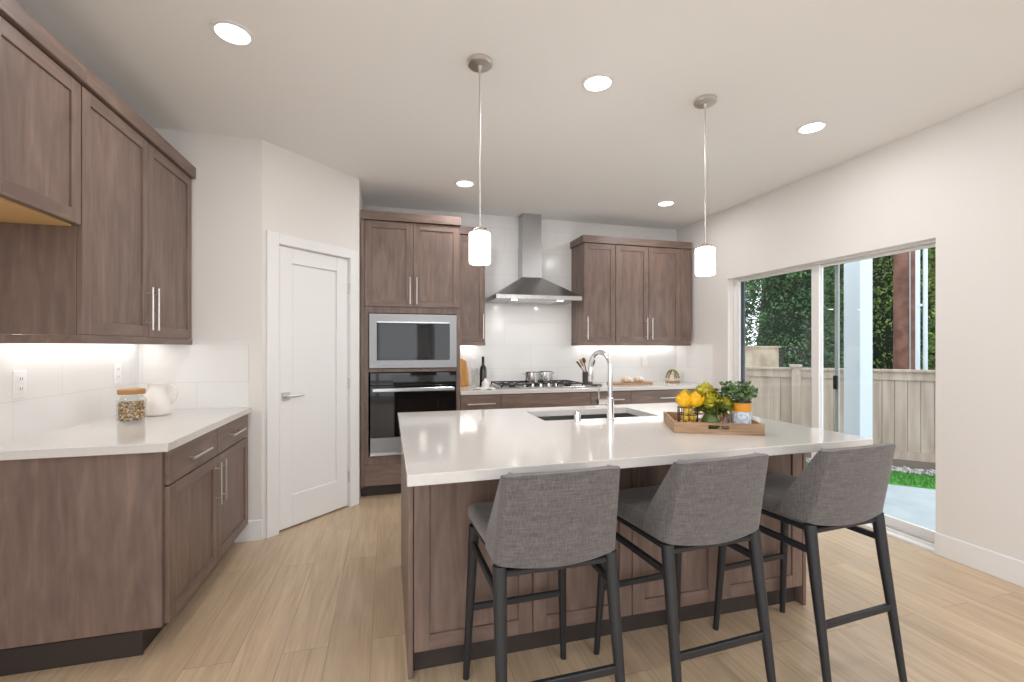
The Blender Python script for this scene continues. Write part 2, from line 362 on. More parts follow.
# baseboards
BH, BT = 0.14, 0.014
def baseboard(name, mb, label): return struct(name, mb, trim_m, label, 'baseboard', bevel=0.003)
baseboard('baseboard_right', MB().box(XR-BT, XR, YR, SY0, 0, BH), 'tall white baseboard right of the patio door')
baseboard('baseboard_right_far', MB().box(XR-BT, XR, SY1, 4.15, 0, BH), 'white baseboard between patio door and back cabinets')
baseboard('baseboard_pantry', MB().box(-1.0, DX+0.004, YP-BT, YP, 0, BH), 'short white baseboard left of the pantry door')
baseboard('baseboard_left', MB().box(XL, XL+BT, 0.35, 2.27, 0, BH), 'white baseboard in the space beside left base cabinet')

# pantry door
d1 = bpy.data.objects.new('door_1', None); COL.objects.link(d1); d1['kind'] = 'structure'; d1['label'] = 'white single panel pantry door set in the angled wall'; d1['category'] = 'door'
cs = MB(); dbox(cs, 0.026, DO0, 0.0, 0.018, 0, DTOP+0.075); dbox(cs, DO1, 0.828, 0.0, 0.018, 0, DTOP+0.075); dbox(cs, DO0, DO1, 0.0, 0.018, DTOP, DTOP+0.075)
obj('door_casing', cs, trim_m, d1, bevel=0.002)
jb = MB(); dbox(jb, DO0, DO0+0.005, -0.1, 0.0, 0, DTOP); dbox(jb, DO1-0.004, DO1, -0.1, 0, 0, DTOP); dbox(jb, DO0, DO1, -0.1, 0, DTOP-0.004, DTOP)
obj('door_jamb', jb, trim_m, d1)
sl = MB(); a, b = DO0+0.007, DO1-0.006; z0, z1 = 0.012, DTOP-0.007
o0, o1 = -0.042, -0.006
dbox(sl, a, a+0.11, o0, o1, z0, z1); dbox(sl, b-0.11, b, o0, o1, z0, z1); dbox(sl, a+0.11, b-0.11, o0, o1, z0, z0+0.23); dbox(sl, a+0.11, b-0.11, o0, o1, z1-0.115, z1)
dbox(sl, a+0.11, b-0.11, o0, o1-0.012, z0+0.23, z1-0.115)
slab = obj('door_slab', sl, trim_m, d1, bevel=0.003)
h = MB(); dbox(h, 0.147, 0.206, o1, o1+0.009, 0.935, 0.994); 
h.tube([(*diag(0.176, o1), 0.965), (*diag(0.176, o1+0.05), 0.965)], 0.011, 12)
h.tube([(*diag(0.170, o1+0.05), 0.965), (*diag(0.29, o1+0.05), 0.968)], 0.009, 10)
obj('door_handle', h, nickel, slab, smooth=True)['label'] = 'brushed nickel lever on a square rose'
for zc in (0.25, 1.02, 1.80):
    hg = MB(); hg.tube([(*diag(DO1-0.003, 0.003), zc-0.045), (*diag(DO1-0.003, 0.003), zc+0.045)], 0.0065, 10)
    obj('hinge', hg, nickel, d1, smooth=True)

# sliding patio door
d2 = bpy.data.objects.new('door_2', None); COL.objects.link(d2); d2['kind'] = 'structure'; d2['label'] = 'white vinyl sliding patio door with two glass panels'; d2['category'] = 'door'
FX0, FX1 = XR+0.072, XR+0.132
f = MB(); f.box(FX0, FX1, SO0, SO0+0.045, 0.0, SOT); f.box(FX0, FX1, SO1-0.085, SO1, 0.0, SOT); f.box(FX0, FX1, SO0+0.045, SO1-0.085, SOT-0.06, SOT); f.box(FX0-0.02, FX1+0.02, SO0+0.06, SO1-0.085, -0.02, 0.035)
obj('frame', f, vinyl_m, d2, bevel=0.003)
obj('sill', MB().box(XR-0.0, FX0-0.02, SY0, SY1, -0.01, 0.018), vinyl_m, d2, bevel=0.003)
obj('threshold_rail', MB().box(FX0-0.012, FX0-0.006, SO0+0.07, SO1-0.09, 0.035, 0.047), nickel, d2)
def panel(x0, x1, y0, y1, sa, sb, name):
    m_ = MB(); z0, z1 = 0.04, SOT-0.062
    m_.box(x0, x1, y0, y0+sa, z0, z1); m_.box(x0, x1, y1-sb, y1, z0, z1); m_.box(x0, x1, y0+sa, y1-sb, z0, z0+0.06); m_.box(x0, x1, y0+sa, y1-sb, z1-0.02, z1)
    o = obj(name, m_, vinyl_m, d2, bevel=0.002)
    obj('glass', MB().box((x0+x1)/2-0.003, (x0+x1)/2+0.003, y0+sa-0.005, y1-sb+0.005, z0+0.055, z1-0.015), pane_m, o); return o
slp = panel(FX0+0.004, FX0+0.026, 2.975, SO1-0.087, 0.07, 0.012, 'sliding_panel')
fxp = panel(FX0+0.032, FX0+0.054, SO0+0.047, 3.03, 0.03, 0.055, 'fixed_panel')
scr = MB(); scr.box(FX1-0.012, FX1, 2.84, 2.872, 0.04, SOT-0.062)
obj('screen_stile', scr, mat('grey_screen_frame', srgb(170, 176, 178), 0.5), d2)['label'] = 'slim grey screen door stile'
obj('latch', MB().box(FX1-0.03, FX1-0.0125, 2.838, 2.874, 0.98, 1.09), black_m, d2, bevel=0.003)['label'] = 'black door latch'
scr = MB(); scr.box(FX1-0.02, FX1-0.002, SO1-0.125, SO1-0.087, 0.04, SOT-0.062)
obj('weather_strip', scr, mat('dark_weather_strip', srgb(70, 76, 84), 0.5), d2)['label'] = 'dark vertical weather strip'

# tile backsplashes, fixed to the walls
TB = 0.008
struct('trim_1', MB().box(XL, XL+TB, 2.237, YP, 0.914, 1.36), tile_y, 'white tile backsplash on left wall above counter', 'backsplash')
struct('trim_2', MB().box(XL+TB, -0.913, YP-TB, YP, 0.914, 1.36), tile_x, 'white tile backsplash return beside the pantry corner', 'backsplash')
struct('trim_3', MB().box(0.642, 2.003, YB-TB, YB, 0.914, CH).box(2.003, XR-TB, YB-TB, YB, 0.914, 1.36), tile_x, 'white large tile wall behind the cooktop and hood', 'backsplash')
struct('trim_4', MB().box(XR-TB, XR, 4.156, YB, 0.914, 1.36), tile_y, 'white tile backsplash end on the right wall', 'backsplash')

# ------------------------------------------------------------------ cabinet kit
class Face:      # maps (u, o, z): u along the front, o outwards
    def __init__(s, axis, pos, sgn): s.a, s.p, s.s = axis, pos, sgn
    def box(s, mb, u0, u1, o0, o1, z0, z1, mi=0):
        a, b = s.p+s.s*o0, s.p+s.s*o1
        return mb.box(a, b, u0, u1, z0, z1, mi) if s.a == 'x' else mb.box(u0, u1, a, b, z0, z1, mi)
    def pt(s, u, o, z): return (s.p+s.s*o, u, z) if s.a == 'x' else (u, s.p+s.s*o, z)
    def mats(s): return [wood_v, wood_y if s.a == 'x' else wood_x]
G = 0.0018
def shaker(F, parent, u0, u1, z0, z1, name='door', st=0.058):
    m = MB(); u0 += G; u1 -= G; z0 += G; z1 -= G; t = 0.02
    F.box(m, u0, u0+st, 0, t, z0, z1); F.box(m, u1-st, u1, 0, t, z0, z1)
    F.box(m, u0+st, u1-st, 0, t, z0, z0+st, 1); F.box(m, u0+st, u1-st, 0, t, z1-st, z1, 1)
    F.box(m, u0+st, u1-st, 0, t-0.008, z0+st, z1-st, 0)
    return obj(name, m, F.mats(), parent, bevel=0.0012)
def slabfront(F, parent, u0, u1, z0, z1, name='drawer'):
    m = MB(); F.box(m, u0+G, u1-G, 0, 0.02, z0+G, z1-G, 0); return obj(name, m, F.mats()[1], parent, bevel=0.0015)
def pull(F, parent, u0, u1, z0, z1):       # bar pull from (u0,z0) to (u1,z1)
    m = MB(); o = 0.02+0.032
    m.tube([F.pt(u0, o, z0), F.pt(u1, o, z1)], 0.006, 10)
    for t in (0.15, 0.85):
        u, z = u0+(u1-u0)*t, z0+(z1-z0)*t
        m.tube([F.pt(u, 0.02, z), F.pt(u, o, z)], 0.0048, 8)
    return obj('handle', m, nickel, parent, smooth=True)
def crown(F, parent, u0, u1, z0, z1, o=0.035, ends=()):
    m = MB(); F.box(m, u0, u1, -0.02, o, z0, z1, 0)
    return obj('crown', m, F.mats()[1], parent, bevel=0.003)

ZT, ZC, ZB = 2.43, 2.505, 1.372      # upper cabinet box top, crown top, underside
VAL = 1.335                          # bottom of the light rail
def strip_under(parent, x0, x1, y0, y1, z, w=STRIP_W):
    obj('light_strip', MB().box(x0, x1, y0, y1, z-0.008, z), led_m, parent)['label'] = 'lit strip light'
    cx, cy = (x0+x1)/2, (y0+y1)/2
    area('strip_glow', (cx, cy, z-0.012), abs(x1-x0), w, (1, 0.97, 0.94), parent, 'RECTANGLE', abs(y1-y0))

# left tall wall cabinet (two doors)
FL = Face('x', -1.265, 1)
c = thing('wall_cabinet', 'tall two-door dark wood wall cabinet at left, ending at the pantry wall', 'cabinet', (XL, 2.87, VAL))
obj('body', MB().box(XL, -1.265, 2.327, 3.455, ZB, ZT), wood_v, c, bevel=0.001)
dr = shaker(FL, c, 2.329, 2.885, ZB, ZT-0.004); pull(FL, dr, 2.853, 2.853, 1.41, 1.64)
dr = shaker(FL, c, 2.885, 3.44, ZB, ZT-0.004); pull(FL, dr, 2.917, 2.917, 1.41, 1.64)
crown(FL, c, 2.326, 3.455, ZT, ZC, 0.04)
m = MB(); m.box(-1.262, -1.246, 2.327, 3.455, VAL, ZB-0.001); m.box(XL, -1.262, 2.327, 2.345, VAL, ZB-0.001)
obj('light_rail', m, wood_y, c)
strip_under(c, -1.50, -1.47, 2.36, 3.40, ZB)
# short cabinet over the open space
c = thing('wall_cabinet', 'short dark wood wall cabinet at upper left above the open space', 'cabinet', (XL, 1.84, 1.83))
obj('body', MB().box(XL, -1.265, 1.37, 2.3255, 1.834, ZT), wood_v, c, bevel=0.001)
obj('underside', MB().box(XL+0.01, -1.28, 1.38, 2.325, 1.826, 1.8335), niche_m, c)['label'] = 'pale unstained birch underside'
dr = shaker(FL, c, 1.385, 1.855, 1.83, ZT-0.004); dr = shaker(FL, c, 1.855, 2.324, 1.83, ZT-0.004)
crown(FL, c, 1.37, 2.3255, ZT, ZC, 0.04)

# left base cabinet
FB = Face('x', -0.931, 1)
c = thing('base_cabinet', 'dark wood base cabinet under the left counter, two drawers over two doors', 'cabinet', (-1.24, 2.86, 0))
obj('body', MB().box(XL+0.003, -0.931, 2.264, 3.455, 0.125, 0.876), wood_v, c, bevel=0.001)
kk = MB(); kk.box(XL+0.015, -1.02, 2.31, 3.45, 0, 0.125); kk.box(XL+0.016, -1.015, 2.297, 2.3095, 0, 0.105)
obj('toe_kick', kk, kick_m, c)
for a, b, hd in ((2.285, 2.857, 2.82), (2.857, 3.43, 2.894)):
    dw = slabfront(FB, c, a, b, 0.722, 0.872); mid = (a+b)/2; pull(FB, dw, mid-0.115, mid+0.115, 0.797, 0.797)
    dr = shaker(FB, c, a, b, 0.125, 0.718); pull(FB, dr, hd, hd, 0.46, 0.69)
q = obj('countertop', MB().box(XL+0.001, -0.897, 2.237, YP-0.001, 0.8765, 0.914), quartz, bevel=0.002)
tag(q, 'white quartz countertop on the left base cabinet', 'countertop')

# oven tower
YT = 4.17
FT = Face('y', YT, -1)
c = thing('oven_tower_cabinet', 'tall dark wood oven cabinet beside the pantry wall', 'cabinet', (0.20, 4.5, 0))
TX0, TX1 = -0.230, 0.641
m = MB(); m.box(TX0, TX0+0.065, YT, YB-0.001, 0.1, ZT); m.box(TX1-0.035, TX1, YT, YB-0.001, 0.1, ZT); m.box(TX0+0.065, TX1-0.035, YB-0.02, YB-0.001, 0.1, ZT)
m.box(TX0+0.065, TX1-0.035, YT, YB-0.02, 1.62, ZT); m.box(TX0+0.065, TX1-0.035, YT, YB-0.02, 1.098, 1.128); m.box(TX0+0.065, TX1-0.035, YT, YB-0.02, 0.1, 0.362)
m.box(TX0, TX0+0.0, YT, YT, 0.1, 0.1)
obj('body', m, wood_v, c, bevel=0.001)
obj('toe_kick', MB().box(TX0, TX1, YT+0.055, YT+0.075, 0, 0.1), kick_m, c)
m = MB(); FT.box(m, TX0, TX0+0.03, 0, 0.0195, 0.1, ZT); obj('filler', m, wood_v, c)
dr = shaker(FT, c, -0.198, 0.217, 1.676, ZT-0.004); pull(FT, dr, 0.188, 0.188, 1.70, 1.94)
dr = shaker(FT, c, 0.217, 0.634, 1.676, ZT-0.004); pull(FT, dr, 0.247, 0.247, 1.70, 1.94)
dw = slabfront(FT, c, -0.198, 0.634, 0.108, 0.288)
crown(FT, c, TX0, TX1+0.004, ZT, ZC, 0.04)

# microwave with trim kit
c = thing('microwave', 'built-in microwave with a wide stainless steel trim frame', 'microwave', (0.222, 4.3, 1.13))
MX0, MX1 = -0.157, 0.605
m = MB(); yf = YT-0.0225
m.box(MX0, MX0+0.062, yf, YT-0.001, 1.135, 1.612); m.box(MX1-0.062, MX1, yf, YT-0.001, 1.135, 1.612); m.box(MX0+0.062, MX1-0.062, yf, YT-0.001, 1.135, 1.203); m.box(MX0+0.062, MX1-0.062, yf, YT-0.001, 1.545, 1.612)
obj('trim_frame', m, trimsteel, c)
obj('body', MB().box(MX0+0.03, MX1-0.03, YT, YT+0.42, 1.14, 1.60), black_m, c)
dd = obj('door', MB().box(MX0+0.063, MX1-0.205, yf-0.006, YT+0.0, 1.204, 1.533), black_glass, c, bevel=0.002)
obj('window', MB().box(MX0+0.10, MX1-0.245, yf-0.0075, yf-0.006, 1.235, 1.505), mat('tinted_window', (0.012, 0.015, 0.018, 1), 0.03), dd)
obj('control_panel', MB().box(MX1-0.203, MX1-0.063, yf-0.006, YT+0.0, 1.204, 1.533), black_glass, c, bevel=0.002)
obj('top_strip', MB().box(MX0+0.063, MX1-0.063, yf-0.005, YT, 1.534, 1.544), steel, c)

# wall oven
c = thing('wall_oven', 'black glass wall oven with steel handle below the microwave', 'oven', (0.222, 4.3, 0.36))
OX0, OX1 = -0.150, 0.600
obj('body', MB().box(OX0+0.01, OX1-0.01, YT, YT+0.5, 0.375, 1.09), black_m, c)
obj('control_panel', MB().box(OX0, OX1, YT-0.022, YT-0.001, 0.985, 1.092), black_glass, c, bevel=0.002)
m = MB(); m.box(OX0, OX1, YT-0.034, YT-0.001, 0.528, 0.980)
dd = obj('door', m, black_glass, c, bevel=0.003)
obj('window', MB().box(OX0+0.14, OX1-0.1, YT-0.0352, YT-0.034, 0.57, 0.86), mat('oven_window', (0.01, 0.008, 0.007, 1), 0.03), dd)
m = MB(); m.box(OX0+0.02, OX1-0.02, YT-0.088, YT-0.068, 0.93, 0.962); m.box(OX0+0.03, OX0+0.055, YT-0.07, YT-0.034, 0.938, 0.954); m.box(OX1-0.055, OX1-0.03, YT-0.07, YT-0.034, 0.938, 0.954)
obj('handle', m, steel, dd, bevel=0.004)
obj('lower_trim', MB().box(OX0, OX1, YT-0.034, YT-0.001, 0.40, 0.526), trimsteel, c, bevel=0.002)
obj('vent', MB().box(OX0, OX1, YT-0.028, YT-0.001, 0.368, 0.378).box(OX0, OX1, YT-0.01, YT-0.001, 0.378, 0.398), steel, c)

# slim wall cabinet
FU = Face('y', 4.47, -1)
c = thing('wall_cabinet', 'slim single-door dark wood wall cabinet beside the oven tower', 'cabinet', (0.79, 4.64, VAL))
obj('body', MB().box(0.645, 0.938, 4.47, YB-0.009, ZB, ZT), wood_v, c, bevel=0.001)
dr = shaker(FU, c, 0.648, 0.936, ZB, ZT-0.004); pull(FU, dr, 0.912, 0.912, 1.40, 1.65)
crown(FU, c, 0.646, 0.945, ZT, ZC, 0.035)
obj('light_rail', MB().box(0.645, 0.938, 4.452, 4.47, VAL, ZB-0.001).box(0.92, 0.938, 4.47, YB-0.009, VAL, ZB-0.001), wood_x, c)
strip_under(c, 0.67, 0.90, 4.72, 4.75, ZB, STRIP_W*0.3)

# right wall cabinets
c = thing('wall_cabinet', 'single-door dark wood wall cabinet right of the range hood', 'cabinet', (2.19, 4.64, VAL))
obj('body', MB().box(2.003, 2.372, 4.47, YB-0.009, ZB, ZT), wood_v, c, bevel=0.001)
dr = shaker(FU, c, 2.003, 2.372, ZB, ZT-0.004); pull(FU, dr, 2.035, 2.035, 1.40, 1.64)
m = MB(); m.box(1.985, 2.3743, 4.435, 4.49, ZT, ZC); m.box(1.985, 2.02, 4.49, YB-0.009, ZT, ZC); obj('crown', m, wood_x, c, bevel=0.001)
obj('light_rail', MB().box(2.003, 2.372, 4.452, 4.47, VAL, ZB-0.001).box(2.003, 2.021, 4.47, YB-0.009, VAL, ZB-0.001), wood_x, c)
strip_under(c, 2.05, 2.36, 4.72, 4.75, ZB, STRIP_W*0.3)
c = thing('wall_cabinet', 'two-door dark wood wall cabinet next to the right wall', 'cabinet', (2.86, 4.64, VAL))
obj('body', MB().box(2.374, 3.32, 4.47, YB-0.009, ZB, ZT), wood_v, c, bevel=0.001)
dr = shaker(FU, c, 2.374, 2.776, ZB, ZT-0.004); pull(FU, dr, 2.745, 2.745, 1.40, 1.64)
dr = shaker(FU, c, 2.776, 3.178, ZB, ZT-0.004); pull(FU, dr, 2.808, 2.808, 1.40, 1.64)
m = MB(); FU.box(m, 3.18, 3.32, 0, 0.018, ZB, ZT-0.002); obj('filler', m, wood_v, c)
m = MB(); m.box(2.3745, 3.325, 4.435, 4.49, ZT, ZC); obj('crown', m, wood_x, c, bevel=0.001)
obj('light_rail', MB().box(2.374, 3.32, 4.452, 4.47, VAL, ZB-0.001), wood_x, c)
strip_under(c, 2.40, 3.30, 4.72, 4.75, ZB, STRIP_W*0.8)

# back base cabinets
FK = Face('y', 4.19, -1)
def base_back(x0, x1, label, drawer, handle, doors):
    c = thing('base_cabinet', label, 'cabinet', ((x0+x1)/2, 4.5, 0))
    obj('body', MB().box(x0+0.0005, x1-0.0005, 4.19, YB-0.009, 0.1, 0.876), wood_v, c)
    obj('toe_kick', MB().box(x0, x1, 4.245, 4.26, 0, 0.1), kick_m, c)
    dw = slabfront(FK, c, x0, x1, 0.722, 0.872)
    if handle: mid = (x0+x1)/2; l = min(0.13, (x1-x0)*0.35); pull(FK, dw, mid-l, mid+l, 0.79, 0.79)
    n = doors; wd = (x1-x0)/n
    for k in range(n):
        dr = shaker(FK, c, x0+k*wd, x0+(k+1)*wd, 0.105, 0.718); hu = x0+(k+1)*wd-0.03 if k == 0 else x0+k*wd+0.03
        pull(FK, dr, hu, hu, 0.46, 0.68)
base_back(0.645, 1.030, 'narrow dark base cabinet beside the oven tower', 1, 1, 1)
base_back(1.030, 1.953, 'wide dark base cabinet under the cooktop with plain false front', 1, 0, 2)
base_back(1.953, 2.398, 'dark base cabinet just right of the cooktop', 1, 1, 1)
base_back(2.398, 3.30, 'dark base cabinet at the right end below the dome ornament', 1, 1, 2)
q = obj('countertop', MB().box(0.643, XR-0.0085, 4.155, YB-0.0085, 0.8765, 0.914), quartz, bevel=0.002)
tag(q, 'white quartz countertop along the back wall under the hood', 'countertop')

# ------------------------------------------------------------------ range hood and cooktop
c = thing('range_hood', 'stainless steel pyramid chimney range hood on the tiled wall', 'range hood', (1.463, 4.6, 1.79))
hb = YB-0.0085
x0, x1, yf, z0, z1, zt = 1.012, 1.915, 4.30, 1.795, 1.838, 2.06
dx0, dx1, dy = 1.372, 1.592, 4.62
m = MB(); m.box(x0, x1, yf, hb, z0, z1); obj('canopy_rim', m, steel, c, bevel=0.002)
m = MB(); m.add([(x0, yf, z1+0.0005), (x1, yf, z1+0.0005), (x1, hb, z1+0.0005), (x0, hb, z1+0.0005), (dx0, dy, zt), (dx1, dy, zt), (dx1, hb, zt), (dx0, hb, zt)], [(0,3,2,1),(4,5,6,7),(0,1,5,4),(1,2,6,5),(2,3,7,6),(3,0,4,7)])
obj('canopy', m, steel, c, bevel=0.001)
obj('chimney', MB().box(dx0, dx1, dy, hb, zt+0.0005, 2.40).box(dx0+0.006, dx1-0.006, dy+0.006, hb, 2.40, CH-0.001), steel, c, bevel=0.001)
for lx in (1.22, 1.71):
    obj('hood_light', MB().lathe([(0.03, z0-0.004), (0.03, z0)], (lx, yf+0.09), 20), lens_m, c)
    area('hood_glow', (lx, yf+0.09, z0-0.008), 0.05, 0.9, (1, 0.97, 0.94), c)
for k in range(4): obj('button', MB().lathe([(0.006, 0), (0.006, 0.003)], (0, 0), 12), chrome, c, world=False).matrix_local = Matrix.Translation((1.42+k*0.03-1.463, yf-4.6, (z0+z1)/2-1.79)) @ Matrix.Rotation(PI/2, 4, 'X')
obj('filter', MB().box(x0+0.2, x1-0.2, yf+0.15, hb-0.05, z0-0.003, z0), nickel, c)

c = thing('cooktop', 'black gas cooktop with cast iron grates and chrome knobs', 'cooktop', (1.465, 4.5, 0.914))
CX0, CX1, CY0, CY1 = 1.04, 1.93, 4.25, 4.73
obj('base_plate', MB().box(CX0, CX1, CY0, CY1, 0.9145, 0.924), steel, c, bevel=0.003)
for k in range(3):
    gx0 = CX0+0.012+k*0.289; gx1 = gx0+0.285; m = MB(); gz = 0.957
    ys = (CY0+0.02 if k != 1 else CY0+0.10)
    for yy in (ys, CY1-0.03): m.box(gx0, gx1, yy, yy+0.012, gz-0.012, gz)
    for xx in (gx0, gx0+0.09, gx0+0.183, gx1-0.012): m.box(xx, xx+0.012, ys, CY1-0.018, gz-0.012, gz)
    m.box(gx0, gx1, (ys+CY1)/2-0.006, (ys+CY1)/2+0.006, gz-0.012, gz)
    for xx in (gx0, gx1-0.012):
        for yy in (ys, CY1-0.03): m.box(xx, xx+0.012, yy, yy+0.012, 0.924, gz-0.012)
    obj('grate', m, castiron, c, bevel=0.002)
for bx, by, br in ((1.19, 4.36, 0.035), (1.19, 4.60, 0.045), (1.475, 4.52, 0.055), (1.78, 4.36, 0.04), (1.78, 4.60, 0.045)):
    obj('burner', MB().lathe([(br, 0.924), (br, 0.936), (br*0.8, 0.942)], (bx, by), 20), castiron, c, smooth=True)
for k in range(5):
    obj('knob', MB().lathe([(0.021, 0.924), (0.021, 0.93), (0.016, 0.934), (0.015, 0.955), (0.012, 0.958)], (1.30+k*0.083, CY0+0.045), 18), chrome, c, smooth=True)

def stockpot(x, y, r, h, label):
    z = 0.9575; c = thing('saucepan', label, 'saucepan', (x, y, z))
    obj('body', MB().lathe([(r*0.9, z), (r, z+0.008), (r, z+h), (r+0.004, z+h+0.002), (r-0.003, z+h), (r-0.003, z+0.006)], (x, y), 28), pot_m, c, smooth=True)
    for s in (-1, 1):
        m = MB(); pts = [(x+s*(r+0.0), y-0.03, z+h-0.02), (x+s*(r+0.025), y-0.022, z+h-0.012), (x+s*(r+0.025), y+0.022, z+h-0.012), (x+s*r, y+0.03, z+h-0.02)]
        m.tube(pts, 0.004, 8); obj('handle', m, pot_m, c, smooth=True)
    return c
stockpot(1.425, 4.44, 0.078, 0.105, 'shiny steel saucepan, left one of the two on the cooktop')
stockpot(1.60, 4.53, 0.078, 0.105, 'shiny steel saucepan, right one of the two on the cooktop')

# ------------------------------------------------------------------ island
IX0, IX1 = 0.078, 2.062; IYF, IYB = 1.87, 2.865
FI = Face('y', IYF, -1); FS = Face('y', IYB-0.02, 1)
c = thing('island_cabinet', 'dark wood kitchen island base with panelled back under the overhang', 'kitchen island', (1.07, 2.36, 0))
SX0, SX1, SY_0, SY_1 = 0.835, 1.55, 2.37, 2.75
m = MB(); m.box(IX0, SX0-0.03, IYF, IYB-0.02, 0.1, 0.8755); m.box(SX1+0.03, IX1, IYF, IYB-0.02, 0.1, 0.8755)
m.box(SX0-0.03, SX1+0.03, IYF, SY_0-0.03, 0.1, 0.8755); m.box(SX0-0.03, SX1+0.03, SY_1+0.03, IYB-0.02, 0.1, 0.8755); m.box(SX0-0.03, SX1+0.03, SY_0-0.03, SY_1+0.03, 0.1, 0.62)
obj('body', m, wood_v, c)
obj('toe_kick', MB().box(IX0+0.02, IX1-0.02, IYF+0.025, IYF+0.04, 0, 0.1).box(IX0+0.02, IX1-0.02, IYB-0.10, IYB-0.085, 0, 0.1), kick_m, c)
obj('end_panel', MB().box(IX0-0.001, IX0+0.018, IYF-0.021, IYB-0.02, 0.0, 0.8755), wood_v, c, bevel=0.001)
obj('end_panel', MB().box(IX1-0.018, IX1+0.001, IYF-0.021, IYB-0.02, 0.0, 0.8755), wood_v, c, bevel=0.001)
bb = [0.098, 0.597, 1.070, 1.540, 2.042]
for a, b in zip(bb[:-1], bb[1:]): shaker(FI, c, a, b, 0.1, 0.872, 'back_panel', 0.062)
ws_ = [0.098, 0.60, 0.83, 1.57, 2.042]
for k, (a, b) in enumerate(zip(ws_[:-1], ws_[1:])):
    dr = shaker(FS, c, a, b, 0.105, 0.718); pull(FS, dr, b-0.035, b-0.035, 0.46, 0.68)
    dw = slabfront(FS, c, a, b, 0.722, 0.872)
    if k != 2: pull(FS, dw, (a+b)/2-0.06, (a+b)/2+0.06, 0.797, 0.797)
out = [(0.058, 1.475), (2.073, 1.523), (2.073, 2.90), (0.058, 2.90)]
inn = [(SX0, SY_0), (SX1, SY_0), (SX1, SY_1), (SX0, SY_1)]
q = obj('island_countertop', MB().ring(out, inn, 0.8765, 0.914), quartz, bevel=0.002)
tag(q, 'white quartz island countertop with a sink cut-out', 'countertop')
c = thing('sink', 'stainless steel undermount sink in the island countertop', 'sink', ((SX0+SX1)/2, (SY_0+SY_1)/2, 0.66))
a, b, e, g = SX0-0.012, SX1+0.012, SY_0-0.012, SY_1+0.012
o4 = [(a, e), (b, e), (b, g), (a, g)]; i4 = [(a+0.014, e+0.014), (b-0.014, e+0.014), (b-0.014, g-0.014), (a+0.014, g-0.014)]
obj('bowl', MB().ring(o4, i4, 0.67, 0.876).prism(o4, 0.66, 0.67), steel, c)
obj('drain', MB().lathe([(0.045, 0.670), (0.045, 0.673), (0.03, 0.671)], ((a+b)/2+0.1, (e+g)/2+0.05), 20), chrome, c, smooth=True)

c = thing('faucet', 'chrome gooseneck kitchen faucet with side lever on the island', 'faucet', (1.188, 2.29, 0.914))
fx, fy = 1.188, 2.29
obj('base', MB().lathe([(0.026, 0.9145), (0.026, 0.922), (0.0215, 0.925), (0.0215, 1.035), (0.014, 1.042)], (fx, fy), 24), chrome, c, smooth=True)
dirv = Vector((-0.28, 1, 0)).normalized(); R = 0.082; zc = 1.208
pts = [(fx, fy, 1.04), (fx, fy, 1.12)]+[tuple(Vector((fx, fy, zc))+dirv*(R-R*math.cos(t))+Vector((0, 0, R*math.sin(t)))) for t in [PI*k/14 for k in range(0, 14)]]
tip = Vector((fx, fy, zc))+dirv*2*R
pts += [tuple(tip+Vector((0, 0, -0.005)))]
obj('neck', MB().tube(pts, 0.0125, 16), chrome, c, smooth=True)
obj('spray_head', MB().tube([tip+Vector((0, 0, -0.005)), tip+Vector((0, 0, -0.02)), tip+Vector((0, 0, -0.085)), tip+Vector((0, 0, -0.09))], [0.014, 0.0155, 0.0175, 0.015], 16), chrome, c, smooth=True)
m = MB(); m.tube([(fx-0.015, fy, 1.018), (fx-0.075, fy, 1.018)], 0.0165, 16); lv = obj('lever_body', m, chrome, c, smooth=True)
obj('lever', MB().tube([(fx-0.067, fy, 1.03), (fx-0.072, fy-0.003, 1.11)], [0.0045, 0.0035], 8), chrome, lv, smooth=True)
q = obj('air_gap', MB().lathe([(0.022, 0.9145), (0.022, 0.918), (0.018, 0.92), (0.018, 0.968), (0.014, 0.974)], (0.984, 2.27), 20), chrome, smooth=True)
tag(q, 'small chrome air gap cylinder left of the faucet', 'air gap')

